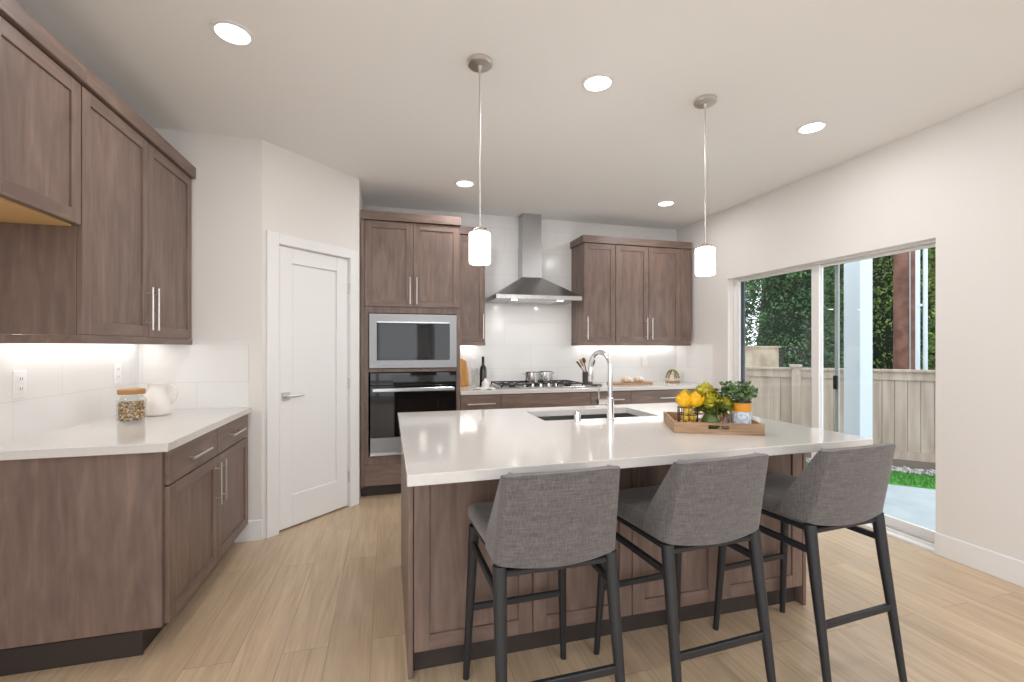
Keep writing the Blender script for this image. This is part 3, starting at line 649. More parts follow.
# ------------------------------------------------------------------ stools
def make_stool(label):
    c = thing('bar_stool', label, 'bar stool', (0, 0, 0), 0, 'bar stools along the island')
    K = dict(world=False)
    # seat cushion
    m = MB(); nY = 8; yb, yf = -0.2, 0.235
    prof = []
    pts = [(-0.188, yb), (0.188, yb), (0.205, yf-0.02), (0.19, yf), (-0.19, yf), (-0.205, yf-0.02)]
    m.prism(pts, 0.636, 0.70); s = obj('seat', m, fabric, c, bevel=0.022, seg=4, **K)
    for p in s.data.polygons: p.use_smooth = True
    m = MB(); m.prism([(-0.18, -0.222), (0.18, -0.222), (0.192, 0.215), (-0.192, 0.215)], 0.616, 0.6355); obj('seat_frame', m, stool_metal, c, bevel=0.004, **K)
    # shell back with side wings, thick
    NS, NT = 22, 10
    def shell(s, t, off):
        # s -1..1 across, t 0..1 up
        ang = abs(s); sg = 1 if s >= 0 else -1
        ybk = -0.232-0.055*t; hw = 0.206-0.012*t-off; r = 0.024
        wl = 0.105*min(1, (1-t)/0.78)+0.012
        if ang < 0.55:
            x = sg*(hw-r)*(ang/0.55); y = ybk+off-0.014*(1-(ang/0.55)**2)
        elif ang < 0.75:
            a = (ang-0.55)/0.2*PI/2; x = sg*(hw-r+r*math.sin(a)); y = ybk+off+r-r*math.cos(a)
        else:
            q_ = (ang-0.75)/0.25; x = sg*hw; y = ybk+off+r+(wl)*q_
            if y > ybk+r+wl: y = ybk+r+wl
        zb = 0.640+0.02*min(1, (abs(x)/0.206)**2)
        zt = 0.945-0.008*(abs(x)/0.206)**4
        z = zb+(zt-zb)*t
        if t == 1: z = zt
        return (x, y, z)
    vs = []; 
    for off in (0.0, 0.03):
        for j in range(NT+1):
            for i in range(NS+1): vs.append(shell(-1+2*i/NS, j/NT, off))
    n1 = (NS+1)*(NT+1); idx = lambda l, i, j: l*n1+j*(NS+1)+i
    fs = []
    for j in range(NT):
        for i in range(NS):
            fs.append((idx(0,i,j), idx(0,i+1,j), idx(0,i+1,j+1), idx(0,i,j+1))); fs.append((idx(1,i,j), idx(1,i,j+1), idx(1,i+1,j+1), idx(1,i+1,j)))
    for i in range(NS):
        fs.append((idx(0,i,NT), idx(0,i+1,NT), idx(1,i+1,NT), idx(1,i,NT))); fs.append((idx(0,i,0), idx(1,i,0), idx(1,i+1,0), idx(0,i+1,0)))
    for j in range(NT):
        fs.append((idx(0,0,j), idx(0,0,j+1), idx(1,0,j+1), idx(1,0,j))); fs.append((idx(0,NS,j), idx(1,NS,j), idx(1,NS,j+1), idx(0,NS,j+1)))
    m = MB(); m.add(vs, fs); s = obj('backrest', m, fabric, c, smooth=True, **K)
    b = s.modifiers.new('bevel', 'BEVEL'); b.width = 0.006; b.segments = 3; b.limit_method = 'ANGLE'; b.angle_limit = math.radians(50)
    for sx in (-1, 1):
        m = MB(); m.tube([(sx*0.188, -0.212, 0.652), (sx*0.191, -0.238, 0.45), (sx*0.2, -0.302, 0.0)], [0.022, 0.0195, 0.012], 12)
        obj('leg', m, stool_metal, c, smooth=True, **K)
        m = MB(); m.tube([(sx*0.183, 0.195, 0.622), (sx*0.209, 0.235, 0.0)], [0.021, 0.0125], 12)
        obj('leg', m, stool_metal, c, smooth=True, **K)
        m = MB(); m.box(-0.009, 0.009, -0.225, 0.2, 0.542, 0.566)
        o = obj('side_rail', m, stool_metal, c, bevel=0.003, **K); o.location = (sx*0.189, 0, 0); o.rotation_euler = (0, 0, 0)
    m = MB(); m.box(-0.19, 0.19, 0.208, 0.226, 0.278, 0.302); obj('footrest', m, stool_metal, c, bevel=0.003, **K)
    m = MB(); m.box(-0.182, 0.182, -0.268, -0.25, 0.283, 0.309); obj('rear_rail', m, stool_metal, c, bevel=0.003, **K)
    return c
def dup(root, loc, rz, label):
    r = root.copy(); COL.objects.link(r); r.location = loc; r.rotation_euler = (0, 0, rz); r['label'] = label
    for ch in list(root.children):
        q = ch.copy(); COL.objects.link(q); q.parent = r
    return r
st1 = make_stool('grey tweed bar stool at the left end of the island')
st1.location = (0.513, 1.567, 0); st1.rotation_euler = (0, 0, math.radians(1))
dup(st1, (1.09, 1.575, 0), math.radians(3.5), 'middle grey tweed bar stool, nearest below the wooden tray')
dup(st1, (1.706, 1.585, 0), math.radians(4.2), 'grey tweed bar stool at right end of island beside patio door')

# ------------------------------------------------------------------ ceiling fixtures
def can(x, y, label):
    c = thing('recessed_light', label, 'ceiling light', (x, y, CH), 0, 'recessed ceiling downlights')
    obj('trim_ring', MB().lathe([(0.086, CH-0.001), (0.086, CH-0.006), (0.07, CH-0.008), (0.068, CH-0.002)], (x, y), 32), trim_m, c, smooth=True)
    obj('lens', MB().lathe([(0.068, CH-0.0015), (0.068, CH-0.006), (0.04, CH-0.0065)], (x, y), 32), lens_m, c)
    area('downlight_glow', (x, y, CH-0.012), 0.13, CAN_W, (0.98, 0.98, 1.0), c)
can(-0.678, 2.32, 'round lit downlight above the left counter')
can(1.089, 2.24, 'round lit downlight between the two pendant lamps')
can(2.645, 2.33, 'round lit downlight nearest the patio door')
can(0.645, 3.92, 'round lit downlight in front of the oven tower')
can(2.651, 3.94, 'round lit downlight in front of the right wall cabinets')
for x, y, w_ in ((-0.678, 0.3, 'left'), (1.089, 0.3, 'middle'), (2.645, 0.3, 'right')): can(x, y, 'added round lit downlight above the camera, %s one of three' % w_)  # out-of-view downlights, added to brighten the kitchen
for x, y, w_ in ((-0.678, -1.7, 'left'), (1.089, -1.7, 'middle'), (2.645, -1.7, 'right')): can(x, y, 'added round lit downlight far behind the camera, %s one of three' % w_)  # second added row, lighting the room from behind the camera
def pendant(x, y, label):
    c = thing('pendant_lamp', label, 'pendant lamp', (x, y, CH), 0, 'pendant lamps over the island')
    obj('canopy', MB().lathe([(0.064, CH-0.001), (0.064, CH-0.016), (0.058, CH-0.022), (0.012, CH-0.026), (0.008, CH-0.045)], (x, y), 32), nickel, c, smooth=True)
    obj('stem', MB().tube([(x, y, CH-0.04), (x, y, 2.31)], 0.0048, 10).tube([(x, y, 2.31), (x, y, 2.30)], 0.007, 10).tube([(x, y, 2.30), (x, y, 1.91)], 0.0048, 10), nickel, c, smooth=True)
    obj('shade_holder', MB().lathe([(0.012, 1.915), (0.03, 1.905), (0.047, 1.895), (0.047, 1.888)], (x, y), 24), nickel, c, smooth=True)
    obj('lamp_shade', MB().lathe([(0.046, 1.889), (0.053, 1.884), (0.053, 1.742), (0.049, 1.735), (0.02, 1.734)], (x, y), 32), shade_m, c, smooth=True)
    l = bpy.data.lights.new('pendant_glow', 'POINT'); l.energy = PEND_W; l.color = (1, 0.93, 0.85); l.shadow_soft_size = 0.05
    o = bpy.data.objects.new('pendant_glow', l); COL.objects.link(o); o.parent = c; o.location = (0, 0, 1.68-CH)
pendant(0.442, 2.23, 'left pendant lamp with lit white cylinder shade')
pendant(1.762, 2.235, 'right pendant lamp with lit white cylinder shade')

# ------------------------------------------------------------------ outlets
def outlet_x(y, z, label):
    c = thing('wall_outlet', label, 'outlet', (XL+TB, y, z))
    obj('plate', MB().box(XL+TB, XL+TB+0.006, y-0.037, y+0.037, z-0.06, z+0.06), outlet_m, c, bevel=0.002)
    for dz in (-0.022, 0.022): 
        f_ = obj('socket', MB().box(XL+TB+0.006, XL+TB+0.0085, y-0.017, y+0.017, z+dz-0.016, z+dz+0.016), outlet_m, c, bevel=0.001)
        obj('slots', MB().box(XL+TB+0.0085, XL+TB+0.009, y-0.008, y-0.005, z+dz-0.004, z+dz+0.008).box(XL+TB+0.0085, XL+TB+0.009, y+0.005, y+0.008, z+dz-0.004, z+dz+0.008), slot_m, f_)
outlet_x(2.47, 1.158, 'white double outlet on left backsplash, nearer the camera')
outlet_x(3.21, 1.165, 'white outlet on left backsplash behind the pitcher')
def outlet_y(x, z, label):
    c = thing('wall_outlet', label, 'outlet', (x, YB-TB, z)); y = YB-TB
    obj('plate', MB().box(x-0.04, x+0.04, y-0.006, y, z-0.06, z+0.06), outlet_m, c, bevel=0.002)
    for dz in (-0.022, 0.022): obj('socket', MB().box(x-0.017, x+0.017, y-0.0085, y-0.006, z+dz-0.016, z+dz+0.016), outlet_m, c, bevel=0.001)
outlet_y(0.89, 1.15, 'white outlet on the tiles above the wine bottle')
outlet_y(2.93, 1.15, 'white outlet on the tiles below the right wall cabinet')

# ------------------------------------------------------------------ counter items, left
ZK = 0.9145
c = thing('glass_jar', 'glass jar of mixed nuts with wooden lid on left counter', 'jar', (-1.345, 2.93, ZK)); x, y = -1.345, 2.93
obj('glass', MB().lathe([(0.058, ZK), (0.064, ZK+0.006), (0.064, ZK+0.125), (0.05, ZK+0.14), (0.05, ZK+0.15), (0.047, ZK+0.15), (0.047, ZK+0.138), (0.061, ZK+0.123), (0.061, ZK+0.008), (0.0, ZK+0.006)], (x, y), 28, caps=False), jar_glass, c, smooth=True)
nut_m = twotone('mixed_nuts', srgb(96, 74, 60), srgb(206, 172, 124), 90, 0.7, srgb(244, 238, 228)); m = MB()
for k in range(650):
    a = random.uniform(0, 2*PI); r = 0.054*math.sqrt(random.uniform(0.55, 1)) if k < 520 else 0.05*math.sqrt(random.random()); z = ZK+0.014+random.uniform(0, 0.09)
    if k >= 520: z = ZK+0.1+random.uniform(-0.004, 0.006)
    m.ball((x+r*math.cos(a), y+r*math.sin(a), z), random.uniform(0.005, 0.0075), 6, 4, (1, random.uniform(0.6, 1), random.uniform(0.6, 1.1)))
m.lathe([(0.048, ZK+0.01), (0.048, ZK+0.1)], (x, y), 20)
o = obj('mixed_nuts', m, nut_m, c); o['kind'] = 'stuff'; o['label'] = 'brown and cream mixed nuts'
obj('lid', MB().lathe([(0.058, ZK+0.151), (0.06, ZK+0.154), (0.06, ZK+0.176), (0.056, ZK+0.179)], (x, y), 28), mat('acacia_lid', srgb(178, 128, 78), 0.5), c, smooth=True)['label'] = 'honey wood lid'
c = thing('pitcher', 'white ceramic pitcher behind the glass jar', 'pitcher', (-1.33, 3.17, ZK)); x, y = -1.325, 3.17
c.location = (x, y, ZK)
obj('body', MB().lathe([(0.055, ZK), (0.066, ZK+0.01), (0.07, ZK+0.06), (0.062, ZK+0.115), (0.043, ZK+0.15), (0.042, ZK+0.175), (0.047, ZK+0.19), (0.044, ZK+0.19), (0.038, ZK+0.17), (0.038, ZK+0.15)], (x, y), 28), white_cer, c, smooth=True)
obj('handle', MB().tube([(x+0.04, y, ZK+0.165), (x+0.075, y, ZK+0.175), (x+0.098, y, ZK+0.155), (x+0.1, y, ZK+0.12), (x+0.085, y, ZK+0.085), (x+0.062, y, ZK+0.07)], 0.0065, 10), white_cer, c, smooth=True)

# ------------------------------------------------------------------ counter items, back
q = thing('cutting_board', 'honey coloured cutting board leaning against the oven tower', 'cutting board', (0.73, 4.70, ZK), 0)
m = MB(); P = []
for k in range(13):
    t = k/12; P.append((0.085-0.03*(t**3)-(0.03 if k == 12 else 0), t*0.285))
pts = [(-0.085, 0)]+[(0.085, 0)]+[(a, b) for a, b in P[1:]]+[(-a, b) for a, b in reversed(P[1:])]
n = len(pts); vs = [(a, -0.009, b) for a, b in pts]+[(a, 0.009, b) for a, b in pts]
m.add(vs, [tuple(range(n)), tuple(range(2*n-1, n-1, -1))]+[(i, i+n, (i+1) % n+n, (i+1) % n) for i in range(n)])
b_ = obj('board', m, bamboo_m, q, bevel=0.003, world=False); b_.rotation_euler = (-0.2, 0, 0)
c = thing('wine_bottle', 'dark wine bottle on the back counter left of the cooktop', 'bottle', (0.945, 4.60, ZK)); x, y = 0.945, 4.60
obj('glass', MB().lathe([(0.032, ZK), (0.037, ZK+0.004), (0.037, ZK+0.17), (0.03, ZK+0.2), (0.014, ZK+0.225), (0.013, ZK+0.25)], (x, y), 24), bottle_m, c, smooth=True)
obj('capsule', MB().lathe([(0.0145, ZK+0.236), (0.0145, ZK+0.305), (0.012, ZK+0.307)], (x, y), 20), foil_m, c, smooth=True)
c = thing('glass_canister', 'tall clear glass beside the wine bottle', 'glass', (0.865, 4.62, ZK)); x, y = 0.865, 4.62
obj('glass', MB().lathe([(0.03, ZK), (0.034, ZK+0.005), (0.038, ZK+0.17), (0.035, ZK+0.17), (0.031, ZK+0.01), (0.0, ZK+0.008)], (x, y), 24, caps=False), jar_glass, c, smooth=True)
obj('stirrer', MB().tube([(x-0.02, y, ZK+0.02), (x+0.015, y, ZK+0.19)], 0.004, 8), nickel, c, smooth=True)
c = thing('salt_cellar', 'small white pointed house-shaped jar in front of the wine bottle', 'jar', (0.935, 4.44, ZK)); x, y = 0.935, 4.44
obj('body', MB().lathe([(0.035, ZK), (0.038, ZK+0.01), (0.036, ZK+0.045)], (x, y), 20), white_cer, c, smooth=True)
obj('lid', MB().lathe([(0.038, ZK+0.0455), (0.036, ZK+0.052), (0.012, ZK+0.08), (0.01, ZK+0.09), (0.004, ZK+0.095)], (x, y), 20), white_cer, c, smooth=True)
m = MB(); NX, NYY = 14, 8
for j in range(NYY+1):
    for i in range(NX+1):
        u, v = i/NX, j/NYY; m.v.append((0.80+0.19*u+0.012*math.sin(v*6), 4.25+0.10*v+0.01*math.sin(u*7), ZK+0.007+0.006*math.sin(u*11+v*5)+0.004*math.sin(v*13)))
for j in range(NYY):
    for i in range(NX): a = j*(NX+1)+i; m.f.append((a, a+1, a+NX+2, a+NX+1)); m.mi.append(0)
q = obj('kitchen_towel', m, cloth_m, smooth=True); sd = q.modifiers.new('solid', 'SOLIDIFY'); sd.thickness = 0.006; sd.offset = 1
tag(q, 'folded white towel on the counter left of the cooktop', 'towel')
# crock with utensils
x, y = 2.09, 4.55
q = obj('utensil_crock', MB().lathe([(0.052, ZK+0.0), (0.056, ZK+0.004), (0.056, ZK+0.135), (0.05, ZK+0.135), (0.05, ZK+0.01)], (x, y), 28), grey_cer, smooth=True)
tag(q, 'dark stoneware crock holding wooden utensils, right of the cooktop', 'crock')
def utensil(ax, ay, L, kind, m_, label):
    c = thing('cooking_spoon' if kind != 'spatula' else 'spatula', label, 'utensil', (x, y, ZK+0.03)); d = Vector((ax, ay, 1)).normalized(); p0 = Vector((x-ax*0.05, y-ay*0.05, ZK+0.03))
    p1 = p0+d*L
    obj('shaft', MB().tube([p0, p1], 0.0055, 8), m_, c, smooth=True)
    m = MB()
    if kind == 'spoon': m.ball((0, 0, 0), 0.04, 12, 8, (0.8, 0.3, 1.15))
    elif kind == 'ladle': m.ball((0, 0, 0), 0.036, 12, 8, (1, 0.6, 0.9))
    else: m.prism([(-0.02, -0.004), (0.02, -0.004), (0.028, 0.004), (-0.028, 0.004)], -0.03, 0.045)
    o = obj('head', m, m_, c, smooth=True, world=False); o.location = p1+d*0.025-c.location; o.rotation_euler = d.to_track_quat('Z', 'Y').to_euler()
ow = mat('pale_beech', srgb(206, 166, 128), 0.6); dw_ = mat('dark_utensil', srgb(72, 58, 48), 0.5)
utensil(-0.45, 0.0, 0.20, 'spoon', ow, 'pale wooden spoon leaning left in the dark crock')
utensil(-0.72, 0.05, 0.20, 'spatula', dw_, 'dark spatula leaning furthest left in the crock')
utensil(-0.2, 0.1, 0.21, 'ladle', dw_, 'dark ladle standing in the middle of the crock')
utensil(0.45, 0.0, 0.19, 'spoon', mat('green_grey_silicone', srgb(96, 100, 84), 0.5), 'grey-green spoon leaning right behind the faucet')
q = obj('spoon_rest', MB().lathe([(0.05, ZK), (0.06, ZK+0.004), (0.065, ZK+0.014), (0.06, ZK+0.014), (0.045, ZK+0.007)], (2.10, 4.36), 24), grey_cer, smooth=True); tag(q, 'small dark dish in front of the utensil crock', 'dish')
# bread on board
bd = obj('serving_board', MB().prism([(2.36+0.05*math.cos(t)+(0.42 if math.cos(t) > 0 else 0), 4.50+0.10*math.sin(t)) for t in [2*PI*k/32 for k in range(32)]], ZK, ZK+0.016), oak_m, bevel=0.003)
tag(bd, 'flat wooden serving board on back counter right of faucet', 'serving board')
def bread(x, y, sx, rz, label):
    m = MB(); m.ball((0, 0, 0), 0.045, 18, 10, (sx, 0.9, 0.72), j=0.02)
    o = obj('bread_loaf', m, twotone('flour_dusted_crust', srgb(216, 192, 168), srgb(240, 232, 222), 26, 0.8), smooth=True); o.location = (x, y, ZK+0.016+0.031); o.rotation_euler = (0, 0, rz)
    tag(o, label, 'bread')
bread(2.53, 4.50, 1.5, 0.2, 'flour dusted bread loaf, left one on the serving board')
bread(2.69, 4.51, 1.35, -0.2, 'flour dusted bread loaf, right one on the serving board')
# wreath ornament
c = thing('dome_ornament', 'small dome of curved olive-gold ribs at back counter corner', 'ornament', (3.17, 4.58, ZK)); x, y = 3.17, 4.58
gold = twotone('olive_gold', srgb(110, 108, 50), srgb(176, 166, 96), 60, 0.45)
obj('base', MB().lathe([(0.075, ZK), (0.082, ZK+0.004), (0.082, ZK+0.014), (0.076, ZK+0.016)], (x, y), 28), oak_m, c, smooth=True)
for k in range(3):
    a = PI*k/3+0.3; obj('rib', MB().tube([(x+0.073*math.cos(a)*math.cos(t), y+0.073*math.sin(a)*math.cos(t), ZK+0.016+0.125*math.sin(t)**0.8) for t in [PI*i/16 for i in range(1, 16)]], 0.0085, 8), gold, c, smooth=True)
obj('candle', MB().lathe([(0.035, ZK+0.0165), (0.035, ZK+0.085), (0.03, ZK+0.088)], (x, y), 20), white_cer, c, smooth=True)
c = thing('glass_tumbler', 'clear glass beside the dome ornament', 'glass', (3.30, 4.62, ZK)); x, y = 3.30, 4.62
obj('glass', MB().lathe([(0.03, ZK), (0.034, ZK+0.004), (0.036, ZK+0.11), (0.033, ZK+0.11), (0.03, ZK+0.01), (0, ZK+0.008)], (x, y), 24, caps=False), jar_glass, c, smooth=True)

# ------------------------------------------------------------------ tray on the island (local frame: x along front, y back)
TRZ = math.atan2(-0.171, 0.354); TL = Vector((1.303, 1.871, ZK)); ca, sa = math.cos(TRZ), math.sin(TRZ)
def tr(lx, ly, z=ZK): return (TL.x+lx*ca-ly*sa, TL.y+lx*sa+ly*ca, z)
TW, TD, TH = 0.395, 0.35, 0.052
c = thing('serving_tray', 'rectangular wooden tray with cut-out handles on the island', 'tray', tuple(TL), TRZ)
obj('bottom', MB().box(0.012, TW-0.012, 0.012, TD-0.012, 0.001, 0.01), tray_m, c, world=False)
def handle_side(y0, y1):
    m = MB(); h0, h1 = TW/2-0.045, TW/2+0.045
    m.box(0, h0, y0, y1, 0, TH); m.box(h1, TW, y0, y1, 0, TH); m.box(h0, h1, y0, y1, 0, 0.022); m.box(h0, h1, y0, y1, 0.041, TH)
    return m
for (y0, y1) in ((0, 0.012), (TD-0.012, TD)): obj('side', handle_side(y0, y1), tray_m, c, world=False)
for (x0, x1) in ((0, 0.012), (TW-0.012, TW)): obj('side', MB().box(x0, x1, 0.012, TD-0.012, 0, TH), tray_m, c, world=False)
ZT0 = ZK+0.0105
# wire basket with lemons and yellow blooms
bx, by, _ = tr(0.075, 0.075); br = 0.046
c = thing('wire_basket', 'small bronze wire basket at the left of the tray', 'basket', (bx, by, ZT0))
m = MB()
for k in range(12):
    a = 2*PI*k/12; m.tube([(bx+br*math.cos(a), by+br*math.sin(a), ZT0+0.002), (bx+br*math.cos(a), by+br*math.sin(a), ZT0+0.105)], 0.0017, 6)
obj('wires', m, wire_m, c, smooth=True)
for zz in (0.002, 0.036, 0.07, 0.105):
    m = MB(); m.tube([(bx+br*math.cos(t), by+br*math.sin(t), ZT0+zz) for t in [2*PI*k/24 for k in range(25)]], 0.0022, 6, cap=False); obj('hoop', m, wire_m, c, smooth=True)
for k, (ax, ay, az) in enumerate([(0.02, 0.0, 0.02), (-0.018, 0.012, 0.02), (-0.006, -0.022, 0.022), (0.018, -0.012, 0.056), (-0.02, -0.008, 0.056), (0.002, 0.02, 0.056), (-0.01, -0.01, 0.09), (0.016, 0.008, 0.091)]):
    o = obj('lemon', MB().ball((0, 0, 0), 0.0185, 14, 10, (1, 0.95, 1.05)), lemon_m, smooth=True); o.location = (bx+ax, by+ay, ZT0+az-0.001)
    tag(o, 'small pale yellow lemon inside the wire basket', 'lemon', 'lemons in the wire basket')
def flower(cx, cy, cz, r, m_, label, tilt=(0, 0), hh=1.0):
    c = thing('flower', label, 'flower', (cx, cy, cz-r*hh*0.9))
    m = MB(); axis = Vector((tilt[0], tilt[1], 1)).normalized(); q0 = axis.to_track_quat('Z', 'Y')
    for ring, (nP, rr, top) in enumerate(((5, 1.0, 0.35), (5, 0.8, 0.6), (4, 0.58, 0.9), (3, 0.34, 1.15))):
        for k in range(nP):
            a0 = 2*PI*(k+0.5*ring)/nP+random.uniform(-0.12, 0.12); hw_ = PI/nP*1.25; rows = []
            NA, NB = 6, 7
            for i_ in range(NB+1):
                t = i_/NB; ph = -1.35+(top+1.35)*t; w_ = hw_*(0.25+0.85*math.sin(PI*min(1, t*0.62+0.06)))
                if t > 0.8: w_ *= 1-0.75*((t-0.8)/0.2)**2
                row = []
                for j_ in range(NA+1):
                    e = -1+2*j_/NA; a = a0+w_*e; fl = 1+0.10*max(0, t-0.6)/0.4*(1-e*e)+0.05*math.sin(e*5+k)
                    R2 = r*rr*fl*(math.cos(ph)*0.95+0.1*t)
                    v = Vector((R2*math.cos(a), R2*math.sin(a), r*hh*math.sin(ph)*0.95+0.15*r*(1-rr)))
                    row.append(Vector((cx, cy, cz))+q0 @ v)
                rows.append(row)
            vs = [v for row in rows for v in row]; W1 = NA+1
            m.add(vs, [(i_*W1+j_, i_*W1+j_+1, (i_+1)*W1+j_+1, (i_+1)*W1+j_) for i_ in range(NB) for j_ in range(NA)])
    obj('petals', m, m_, c, smooth=True)
    p0 = Vector((cx, cy, cz))-axis*r*hh*0.92
    obj('stem', MB().tube([p0, Vector((cx, cy, p0.z-0.03))], 0.003, 6), leaf_o, c)
flower(bx-0.024, by-0.004, ZT0+0.142, 0.036, yellow_m, 'bright yellow bloom on the left of the basket', hh=1.15)
flower(bx+0.03, by-0.016, ZT0+0.142, 0.036, yellow_m, 'bright yellow bloom on the right of the basket', hh=1.15)
flower(bx+0.02, by+0.045, ZT0+0.16, 0.03, olive_m, 'small green-yellow bud behind the yellow blooms')
# small glass vase with chartreuse roses
vx, vy, _ = tr(0.185, 0.10)
c = thing('green_vase', 'squat green glass vase in the middle of the tray', 'vase', (vx, vy, ZT0))
obj('body', MB().lathe([(0.03, ZT0), (0.042, ZT0+0.012), (0.045, ZT0+0.04), (0.032, ZT0+0.066), (0.028, ZT0+0.072), (0.024, ZT0+0.072), (0.028, ZT0+0.062)], (vx, vy), 24), mat('olive_glass', srgb(92, 112, 52), 0.1, coat=0.5), c, smooth=True)
flower(vx+0.0, vy-0.005, ZT0+0.142, 0.048, olive_m, 'large chartreuse rose facing forward in the centre', tilt=(-0.35, -0.75))
flower(vx+0.01, vy+0.05, ZT0+0.178, 0.045, olive_m, 'chartreuse rose rising highest at the back of the tray')
flower(vx+0.065, vy-0.03, ZT0+0.125, 0.04, olive_m, 'chartreuse rose beside the amber pot', tilt=(0.2, -0.2))
def leaf_spray(name, c0, n, R_, Lm, m_, label, cat, flat=0.7):
    c = thing(name, label, cat, (c0[0], c0[1], c0[2]))
    ml, mst = MB(), MB()
    for k in range(n):
        a = random.uniform(0, 2*PI); el = random.uniform(0.1, 1.35); L_ = R_*random.uniform(0.6, 1.1)
        d = Vector((math.cos(a)*math.cos(el), math.sin(a)*math.cos(el), math.sin(el)*flat+0.2)).normalized(); p = Vector(c0)
        tipp = p+d*L_; mst.tube([p, p+d*L_*0.5+Vector((0, 0, 0.008)), tipp], 0.0011, 5)
        for j in range(4):
            s_ = 0.35+0.65*j/3; q_ = p+d*L_*s_
            for sd_ in (-1, 1):
                dd = (d*0.5+Vector((random.uniform(-1, 1), random.uniform(-1, 1), random.uniform(-0.5, 1)))).normalized(); ml.leaf(q_, dd, Lm*random.uniform(0.7, 1.1), Lm*0.62)
    obj('leaves', ml, m_, c); obj('stems', mst, leaf_o, c)
leaf_spray('olive_sprig', (vx+0.03, vy+0.0, ZT0+0.075), 30, 0.085, 0.042, leaf_o, 'olive green leaves filling the middle of the tray', 'greenery', 0.5)
sx_, sy_, _ = tr(0.25, 0.06)
q = obj('stone_ornament', MB().lathe([(0.012, ZT0), (0.024, ZT0+0.006), (0.02, ZT0+0.04), (0.009, ZT0+0.07), (0.003, ZT0+0.082)], (sx_, sy_), 6), smoke_m); tag(q, 'smoky pointed stone ornament between the vase and amber pot', 'ornament')
# amber pot with label and eucalyptus
ax_, ay_, _ = tr(0.315, 0.07)
c = thing('amber_pot', 'amber pot with pale printed paper wrap at right of tray', 'pot', (ax_, ay_, ZT0))
obj('body', MB().lathe([(0.036, ZT0), (0.041, ZT0+0.004), (0.042, ZT0+0.132), (0.038, ZT0+0.132), (0.038, ZT0+0.12)], (ax_, ay_), 28), amber_m, c, smooth=True)
obj('label_wrap', MB().lathe([(0.0423, ZT0+0.002), (0.0429, ZT0+0.092)], (ax_, ay_), 28, caps=False), label_m, c, smooth=True)
obj('rim', MB().lathe([(0.0425, ZT0+0.1325), (0.044, ZT0+0.134), (0.044, ZT0+0.141), (0.03, ZT0+0.141)], (ax_, ay_), 28), black_m, c, smooth=True)
leaf_spray('eucalyptus_plant', (ax_-0.012, ay_+0.01, ZT0+0.142), 46, 0.088, 0.026, leaf_d, 'bushy grey-green eucalyptus plant in the amber pot', 'plant', 0.6)

# ------------------------------------------------------------------ outdoors
GZ = -0.15
FA, FB_ = Vector((6.27, 3.90, 0)), Vector((4.876, 5.27, 0)); fd = (FB_-FA).normalized(); fn = Vector((-fd.y, fd.x, 0))
if fn.dot(Vector((-1, -1, 0))) < 0: fn = -fn
def fpt(t, o=0): p = FA+fd*t+fn*o; return (p.x, p.y)
# patio, grass, gravel follow the fence line
def strip(t0, t1, o0, o1): return [fpt(t0, o0), fpt(t0, o1), fpt(t1, o1), fpt(t1, o0)]
def ccw(pts):
    a = sum(p[0]*q[1]-q[0]*p[1] for p, q in zip(pts, pts[1:]+pts[:1])); return pts if a > 0 else pts[::-1]
struct('ground_soil', MB().box(-12, 26, -14, 26, GZ-0.5, GZ-0.12), mat('soil', srgb(96, 92, 78), 0.95), 'bare soil ground beyond the yard', 'ground')
pp = [(XR+T+0.001, -4.2), fpt(-6.4, 0.95), fpt(2.9, 0.95), (XR+T+0.001, 7.0)]
struct('patio', MB().prism(ccw(pp), GZ-0.12, GZ), concrete, 'pale concrete patio outside the sliding door', 'patio')
struct('bounce_slab', MB().box(-9, 6, -11, YR-T-0.02, GZ-0.11, GZ).box(-9, XL-T-0.02, YR-T-0.02, 5, GZ-0.11, GZ), bounce_m, 'added pale concrete slab behind the camera, bouncing daylight to the ceiling', 'patio')  # unseen slab added to bounce daylight through the windows onto the ceiling
gs = MB(); gs.prism(ccw(strip(-6.4, 4.5, 0.948, 0.33)), GZ-0.12, GZ+0.005)
o = obj('lawn_strip', gs, grass_m); tag(o, 'narrow strip of bright green grass before the fence', 'grass', kind='stuff')
m = MB()
for k in range(5200):
    t = random.uniform(-1.6, 1.8); o_ = random.uniform(0.345, 0.935); p = fpt(t, o_); a = random.uniform(0, 2*PI); h_ = random.uniform(0.02, 0.045); w_ = 0.006
    m.add([(p[0]-w_*math.cos(a), p[1]-w_*math.sin(a), GZ+0.004), (p[0]+w_*math.cos(a), p[1]+w_*math.sin(a), GZ+0.004), (p[0]+random.uniform(-.02, .02), p[1]+random.uniform(-.02, .02), GZ+h_)], [(0, 1, 2)])
o = obj('grass_blades', m, grass_m); tag(o, 'short green grass blades of the lawn strip', 'grass', kind='stuff')
gv = MB(); gv.prism(ccw(strip(-6.4, 4.5, 0.33, -0.35)), GZ-0.12, GZ+0.001)
o = obj('gravel_bed', gv, gravel_m); tag(o, 'grey and white gravel bed along the fence base', 'gravel', kind='stuff')
m = MB()
for k in range(700):
    p = fpt(random.uniform(-1.6, 1.8), random.uniform(0.06, 0.345)); m.ball((p[0], p[1], GZ+0.012), random.uniform(0.014, 0.032), 6, 4, (1, 0.8, 0.6), j=0.15)
o = obj('loose_stones', m, gravel_m); tag(o, 'loose grey and white stones at the fence base', 'stones', kind='stuff')

c = thing('cedar_fence', 'weathered cedar board fence outside the patio door', 'fence', (FA.x, FA.y, GZ), math.atan2(fd.y, fd.x))
FZ0, FZ1 = 0.05, 1.155            # local z
